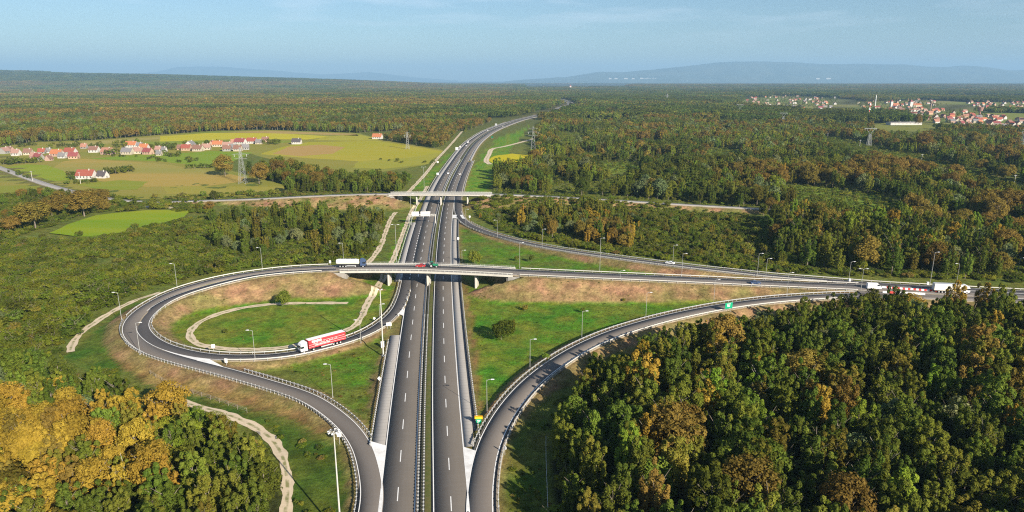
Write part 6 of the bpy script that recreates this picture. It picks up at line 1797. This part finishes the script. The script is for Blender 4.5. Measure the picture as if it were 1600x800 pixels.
def house(pos, w, d, hw, hr, roof, wall, rz, parts=True, name='house'):
    wl_, rf = house_mesh(w, d, hw, hr)
    if not parts:
        m_ = MB(); m_.v = list(wl_.v); m_.f = list(wl_.f); m_.m = [0] * len(wl_.f)
        m_.poly(rf.v, rf.f, 1)
        o = m_.build(name, [WM[wall], RM[roof]]); o.location = pos; o.rotation_euler = (0, 0, rz); return o
    root = empty(name, pos, rz)
    wl_.build('wall', [WM[wall]], root); r_o = rf.build('roof', [RM[roof]], root)
    c = MB(); c.box(w * .2, w * .2 + .7, -.9, -.2, hw + hr * .3, hw + hr + 1.0, 0); c.build('chimney', [M['concrete']], r_o)
    win_ = MB(); n = max(2, int(w / 3))
    for i in range(n):
        x = -w / 2 + w * (i + .5) / n
        q = MB(); q.box(x - .55, x + .55, -d / 2 - .03, -d / 2 + .02, hw * .38, hw * .38 + 1.3); q.build('window', [M['glass']], root)
    q = MB(); q.box(w / 2 - .02, w / 2 + .03, -.5, .5, 0, 2.1); q.build('door', [M['dark']], root)
    return root
VILLAGE = [   # pixel of the foot, pixel width, roof, wall, label or None
    (8, 240, 14, 'pinkish', 'grey'), (26, 243, 12, 'pinkish', 'white'), (45, 242, 12, 'brown', 'cream'), (54, 247, 10, 'pinkish', 'pink'), (61, 250, 13, 'maroon', 'grey'), (77, 251, 10, 'brown', 'pink'),
    (66, 240, 10, 'red', 'grey'), (77, 239, 7, 'grey', 'white'), (90, 244, 17, 'orange', 'pink'), (98, 247, 11, 'grey', 'white'), (111, 241, 16, 'red', 'white'), (116, 248, 14, 'maroon', 'peach'),
    (132, 232, 9, 'salmon', 'grey'), (148, 238, 14, 'brown', 'white'), (136, 279, 27, 'red', 'white'), (161, 278, 15, 'dark', 'white'), (169, 241, 18, 'salmon', 'pink'), (206, 230, 17, 'orange', 'white'),
    (200, 241, 17, 'grey', 'cream'), (216, 240, 14, 'pinkish', 'cream'), (232, 241, 14, 'maroon', 'peach'), (226, 234, 13, 'orange', 'white'), (219, 230, 9, 'grey', 'white'), (248, 236, 9, 'pinkish', 'grey'),
    (257, 237, 7, 'grey', 'white'), (249, 243, 8, 'grey', 'cream'), (283, 234, 10, 'brown', 'peach'), (292, 235, 14, 'red', 'peach'), (298, 229, 14, 'grey', 'white'), (310, 236, 15, 'brown', 'cream'),
    (323, 234, 12, 'pinkish', 'cream'), (332, 227, 9, 'maroon', 'peach'), (341, 229, 15, 'orange', 'cream'), (357, 231, 14, 'pinkish', 'white'), (364, 234, 12, 'grey', 'white'), (376, 225, 17, 'maroon', 'white'),
    (394, 224, 15, 'red', 'white'), (405, 225, 10, 'grey', 'cream'), (384, 234, 11, 'grey', 'grey'), (355, 236, 12, 'brown', 'grey'), (372, 236, 12, 'brown', 'cream'), (366, 225, 9, 'salmon', 'white'),
    (464, 225, 14, 'dark', 'white'), (590, 217, 15, 'orange', 'white'), (415, 222, 10, 'brown', 'peach'), (16, 237, 10, 'brown', 'pink'),
]
RW_ = {'orange': 'bright orange', 'red': 'red', 'salmon': 'salmon pink', 'brown': 'brown', 'pinkish': 'dusty pink', 'grey': 'grey', 'dark': 'near black', 'maroon': 'dark maroon'}
items = []
for (x, y, w, rf, wl_) in VILLAGE:
    p = at(x, y, NAT); wm = w / F * p[1] * .95
    two = wm > 9
    o = house((p[0], p[1], NAT + .1), wm, min(wm * .8, 9.5), 3.5 if two else 2.5, 3.4 + wm * .09, rf, wl_, rnd.choice((0, 0, .15, -.2, .3, 1.57)) if w < 15 else rnd.uniform(-.2, .2))
    tag(o, None, 'house', 'houses of the village on the left')
    where = 'alone in the tan fields' if 120 < x < 170 and y > 270 else 'alone by the wood' if x > 560 else 'apart at the village end' if x > 450 else 'at the left village end' if x < 70 else 'in the village near the lone farm' if x < 160 else 'in the middle of the village' if x < 270 else 'at the right village end'
    items.append((o, f'{RW_[rf]} roofed house with {wl_} walls {where}', x))
uniq(items)
items = []
rt = random.Random(17)
DENS = [72, 52, 96, 34]
for k2, tp in enumerate(TOWN):
    us = [p[0] for p in tp]; vs = [p[1] for p in tp]; n = 0; tries = 0
    got = []
    while n < DENS[k2] and tries < 9000:
        tries += 1
        x, y = rt.uniform(min(us), min(1606, max(us))), rt.uniform(min(vs), max(vs))
        if not inside(tp, [x], [y])[0]: continue
        p = at(x, y, NAT)
        if any(math.hypot(p[0] - a, p[1] - b_) < 15 for a, b_ in got): continue
        got.append((p[0], p[1])); n += 1
        rf = rt.choices(['red', 'orange', 'salmon', 'brown', 'pinkish', 'maroon', 'grey', 'dark'], [5, 3, 3, 3, 3, 3, 1.5, .6])[0]
        wl_ = rt.choices(list(WALL), [6, 3, 1.5, 1.5, 1])[0]
        wm = rt.uniform(8, 14)
        o = house((p[0], p[1], NAT + .1), wm, rt.uniform(7, 10), rt.uniform(3, 5.2), rt.uniform(3, 4.5), rf, wl_, rt.choice((.2, .3, 1.7, -.1, 1.4)), False)
        tag(o, None, 'house', 'houses of the town on the right')
        where = ('left cluster', 'near white chimney', 'near town street', 'far town row')[k2]
        depth_ = 'back' if y < (min(vs) + max(vs)) / 2 else 'front'
        items.append((o, f'{RW_[rf]} roofed {wl_} house, {where}, {depth_} half', x))
uniq(items)
# long white hall, white town chimney, church towers, water tower, far church and village
p = at(1412, 195, NAT); o = house((p[0], p[1], NAT), 70, 16, 5, 1.2, 'grey', 'white', .12, True, 'long_hall'); tag(o, 'long low white hall in the field before the town', 'hall')
p = at(1398, 191, NAT); o = house((p[0], p[1], NAT), 18, 14, 6, 2.5, 'grey', 'white', .4, False, 'house'); tag(o, 'white gabled barn at the left end of the long white hall', 'barn')
def tower(x, y, top, r, label, cat, name, m, cap=None):
    p = at(x, y, NAT); H = z_for_row(p[1], top)
    o = empty(name, (p[0], p[1], NAT), 0, label, cat)
    q = MB(); q.tube([(0, 0, 0), (0, 0, H * .5), (0, 0, H)], r, r * .7, 12); q.build('shaft', [m], o)
    q = MB(); cap(q, H, r) if cap else q.box(-r, r, -r, r, H, H + r, 0, r * .2); q.build('top', [M['concrete_dark'] if cap is None else m], o)
    return o
tower(1367, 168, 148, 1.3, 'slender white chimney rising from the town roofs', 'chimney', 'factory_chimney', M['white'])
tower(1453, 176, 160, 2.2, 'brown water tower with a wide drum in the town', 'water tower', 'water_tower', noisy('brown_concrete', (.30, .22, .16), (.24, .18, .13), .3), lambda q, H, r: q.tube([(0, 0, H - 2), (0, 0, H), (0, 0, H + 4)], r * 1.2, r * 2.2, 12))
tower(1530, 183, 171, 2.0, 'reddish water tower standing at the green town field', 'water tower', 'water_tower', noisy('red_concrete', (.32, .18, .14), (.26, .15, .12), .3), lambda q, H, r: q.tube([(0, 0, H - 3), (0, 0, H + 1), (0, 0, H + 6)], r * 2.6, r * 3.4, 12))
def church(x, y, top, label, s):
    p = at(x, y, NAT); H = z_for_row(p[1], top); o = empty('church', (p[0], p[1], NAT), .2, label, 'church')
    q = MB(); q.box(-s, s, -s, s, -1, H * .72); q.build('tower', [WM['white']], o)
    q = MB(); q.poly([(-s * 1.1, -s * 1.1, H * .72), (s * 1.1, -s * 1.1, H * .72), (s * 1.1, s * 1.1, H * .72), (-s * 1.1, s * 1.1, H * .72), (0, 0, H)], [(0, 1, 4), (1, 2, 4), (2, 3, 4), (3, 0, 4)]); q.build('spire', [RM['maroon']], o)
    q = MB(); q.box(s, s + s * 6, -s * 1.6, s * 1.6, -1, H * .3); q.build('nave', [WM['cream']], o)
    q = MB(); q.prism([(-s * 1.8, H * .3), (s * 1.8, H * .3), (0, H * .5)], s + .2, s * 7.1); r2 = q.build('roof', [RM['orange']], o); r2.rotation_euler = (0, 0, -math.pi / 2); r2.location = (0, 0, 0.05)
    return o
church(1392, 167, 155, 'white church with a dark spire left of the brown water tower', 4.0)
church(1422, 168, 155, 'cream church tower between the town chimney and water tower', 5.5)
church(891, 139.5, 132.2, 'white church tower in the farthest village near the horizon', 9.0)
items = []
for x in (815, 822, 832, 838, 850, 858, 868, 876, 884, 898, 905, 925, 940, 952, 966, 980):
    p = at(x + rt.uniform(-2, 2), rt.uniform(136.4, 138.6), NAT)
    o = house((p[0], p[1], NAT), rt.uniform(14, 32), 14, 9, 5, rt.choice(('grey', 'salmon', 'pinkish')), 'white', rt.uniform(-.3, .3), False); tag(o, None, 'house', 'pale houses of the farthest village')
    items.append((o, 'tiny pale house of the farthest village below the horizon', x))
uniq(items)
items = []
for x, w in ((948, 60), (957, 70), (972, 90), (983, 60), (996, 80), (1006, 170), (1014, 120), (1052, 60), (1262, 80), (1278, 100)):
    w *= 1.6
    top_ = 97 if x > 1100 else 113
    for Y in np.arange(24000, 28500, 40.0):           # where the mountain's foot has risen into view
        z0 = z_for_row(28500, top_) * math.cos((Y - 28500) / 4600 * math.pi / 2) ** 1.3
        if px(0, Y, z0)[1] < 123.6: break
    q = MB(); q.box(-w / 2, w / 2, -40, 40, -60, rt.uniform(22, 44)); q.box(-w * .3, w * .1, -30, 30, 20, 36)
    o = q.build('distant_hall', [WM['white']]); o.location = ((x - 800) / F * Y, Y, z0); tag(o, None, 'building', 'white buildings at the foot of the mountains')
    items.append((o, 'white building at the foot of the blue mountains', x))
uniq(items)

# ------------------------------------------------------------------ power line towers
PYM = mat('weathered_lattice_steel', (.30, .31, .31), .6, .3, .2)
def lattice(base, top, label, style, w=None, th_=.16):
    p = at(base[0], base[1], NAT); H = z_for_row(p[1], top) - NAT
    o = empty('power_pylon', (p[0], p[1], NAT), rnd.uniform(-.15, .15), label, 'pylon', 'power line pylons')
    w = w or H * .16
    b_ = MB()
    hw = lambda z: w / 2 * (1 - z / H) + .35
    top_body = H * (.62 if style == 'Y' else .97)
    lv = np.linspace(0, top_body, 9)
    for sx in (-1, 1):
        for sy in (-1, 1): b_.tube([(sx * hw(z), sy * hw(z), z) for z in lv], th_, n=4)
    for a, c in zip(lv[:-1], lv[1:]):
        for s in (-1, 1):
            b_.tube([(-hw(a), s * hw(a), a), (hw(c), s * hw(c), c)], th_ * .6, n=4); b_.tube([(hw(a), s * hw(a), a), (-hw(c), s * hw(c), c)], th_ * .6, n=4)
            b_.tube([(s * hw(a), -hw(a), a), (s * hw(c), hw(c), c)], th_ * .6, n=4)
    b_.build('lattice_body', [PYM], o)
    a = MB()
    if style == 'Y':
        zt, z0 = H * .90, top_body; wx = H * .20
        for sx in (-1, 1):
            for dy in (-.5, .5): a.tube([(sx * .4, dy, z0), (sx * wx, dy, zt)], th_ * .9, n=4)
            a.tube([(sx * wx, 0, zt), (sx * wx, 0, H)], th_ * .8, n=4)
            for k2 in range(4):
                t0, t1 = k2 / 4, (k2 + 1) / 4
                a.tube([(sx * (.4 + (wx - .4) * t0), -.5, z0 + (zt - z0) * t0), (sx * (.4 + (wx - .4) * t1), .5, z0 + (zt - z0) * t1)], th_ * .6, n=4)
        for dz in (0, 1.2): a.tube([(-wx * 1.55, 0, zt + dz * .5), (wx * 1.55, 0, zt + dz * .5)], th_, n=4)
        for k2 in range(12):
            x0, x1 = -wx * 1.5 + k2 * wx * .25, -wx * 1.5 + (k2 + 1) * wx * .25; a.tube([(x0, 0, zt), (x1, 0, zt + .6)], th_ * .5, n=4)
    else:
        for zf, wf in ((.66, .17), (.78, .22), (.90, .15)):
            z = H * zf; x = H * wf
            for dz in (0, .9): a.tube([(-x, 0, z), (0, 0, z + dz), (x, 0, z)], th_ * .8, n=4)
    a.build('crossarm', [PYM], o)
    ins = MB()
    for sx in (-1, 0, 1):
        x = sx * H * (.28 if style == 'Y' else .16); z = H * (.90 if style == 'Y' else .78)
        ins.tube([(x, 0, z), (x, 0, z - 2.2)], .12, n=6)
    ins.build('insulators', [M['sign_back']], o)
    return o
lattice((380, 287), 228, 'tall lattice pylon in the tree belt below the village', 'T', None, .11)
lattice((637, 233), 205, 'lattice pylon in the wood left of the motorway', 'T', None, .12)
lattice((833, 243), 196, 'slim lattice pylon right of the motorway bend', 'T', None, .09)
lattice((1357, 229), 198, 'Y shaped pylon on the green clearing', 'Y', None, .17)
lattice((1223, 194), 175, 'smaller Y shaped pylon at the dark wood edge', 'Y', None, .2)
lattice((1155, 180), 162, 'faint Y shaped pylon left of the town', 'Y', None, .18)
lattice((1598, 228), 200, 'lattice pylon cut by the right frame edge', 'T', None, .13)
lattice((1042, 159), 146, 'faint pylon in the far wood above the slip roads', 'T', None, .3)
# red and white radio mast
p = at(1357, 184, NAT); H = z_for_row(p[1], 161); o = empty('radio_mast', (p[0], p[1], NAT), 0, 'thin red and white banded radio mast in front of the town', 'mast')
for k2 in range(7):
    q = MB(); q.tube([(0, 0, H * k2 / 7), (0, 0, H * (k2 + 1) / 7)], 1.0, 1.0, 8); q.build('mast_band', [M['barrier_red'] if k2 % 2 else M['sign_white']], o)
q = MB(); q.tube([(0, 0, H * .55), (0, 0, H * .6)], 2.2, 2.2, 10); q.build('antenna_ring', [M['sign_white']], o)
p = at(518, 131, NAT); H = z_for_row(p[1], 122); o = empty('radio_mast', (p[0], p[1], NAT), 0, 'pale needle mast standing out of the far left forest', 'mast')
q = MB(); q.tube([(0, 0, 0), (0, 0, H * .5), (0, 0, H)], 2.6, 1.4, 8); q.build('shaft', [M['sign_white']], o)
q = MB(); q.box(-4, 4, -4, 4, H * .75, H * .78, 0, .3); q.build('platform', [M['galv']], o)

# power line wooden poles on the clearing
items = []
for x, y, t in ((1343, 230, 218), (1293, 215, 207), (1440, 250, 240), (1583, 296, 272), (126, 287, 268), (51, 283, 266), (318, 233, 222)):
    p = at(x, y, NAT); H = z_for_row(p[1], t); o = empty('utility_pole', (p[0], p[1], NAT), 0, None, 'utility pole', 'pale utility poles')
    q = MB(); q.tube([(0, 0, -.3), (0, 0, H)], .24, .16, 8); q.build('pole', [M['concrete']], o)
    q = MB(); q.box(-1.2, 1.2, -.1, .1, H - .6, H - .4); q.build('crossarm', [M['galv']], o)
    items.append((o, 'thin pale utility pole ' + ('in the village fields' if x < 400 else 'along the green clearing'), x))
uniq(items)

# ------------------------------------------------------------------ the air
q = MB(); q.box(-45000, 45000, -3900, 45000, -6, 980)
hz = q.build('haze', [])
hm = bpy.data.materials.new('valley_haze'); hm.use_nodes = True
N, L = hm.node_tree.nodes, hm.node_tree.links
N.clear(); ho = N.new('ShaderNodeOutputMaterial'); pv = N.new('ShaderNodeVolumePrincipled')
pv.inputs['Color'].default_value = HAZE_COLOR; pv.inputs['Density'].default_value = HAZE_DENSITY; pv.inputs['Anisotropy'].default_value = 0.0
L.new(pv.outputs[0], ho.inputs['Volume'])
hz.data.materials.append(hm)
tag(hz, 'thin blue haze over the whole plain', kind='stuff')
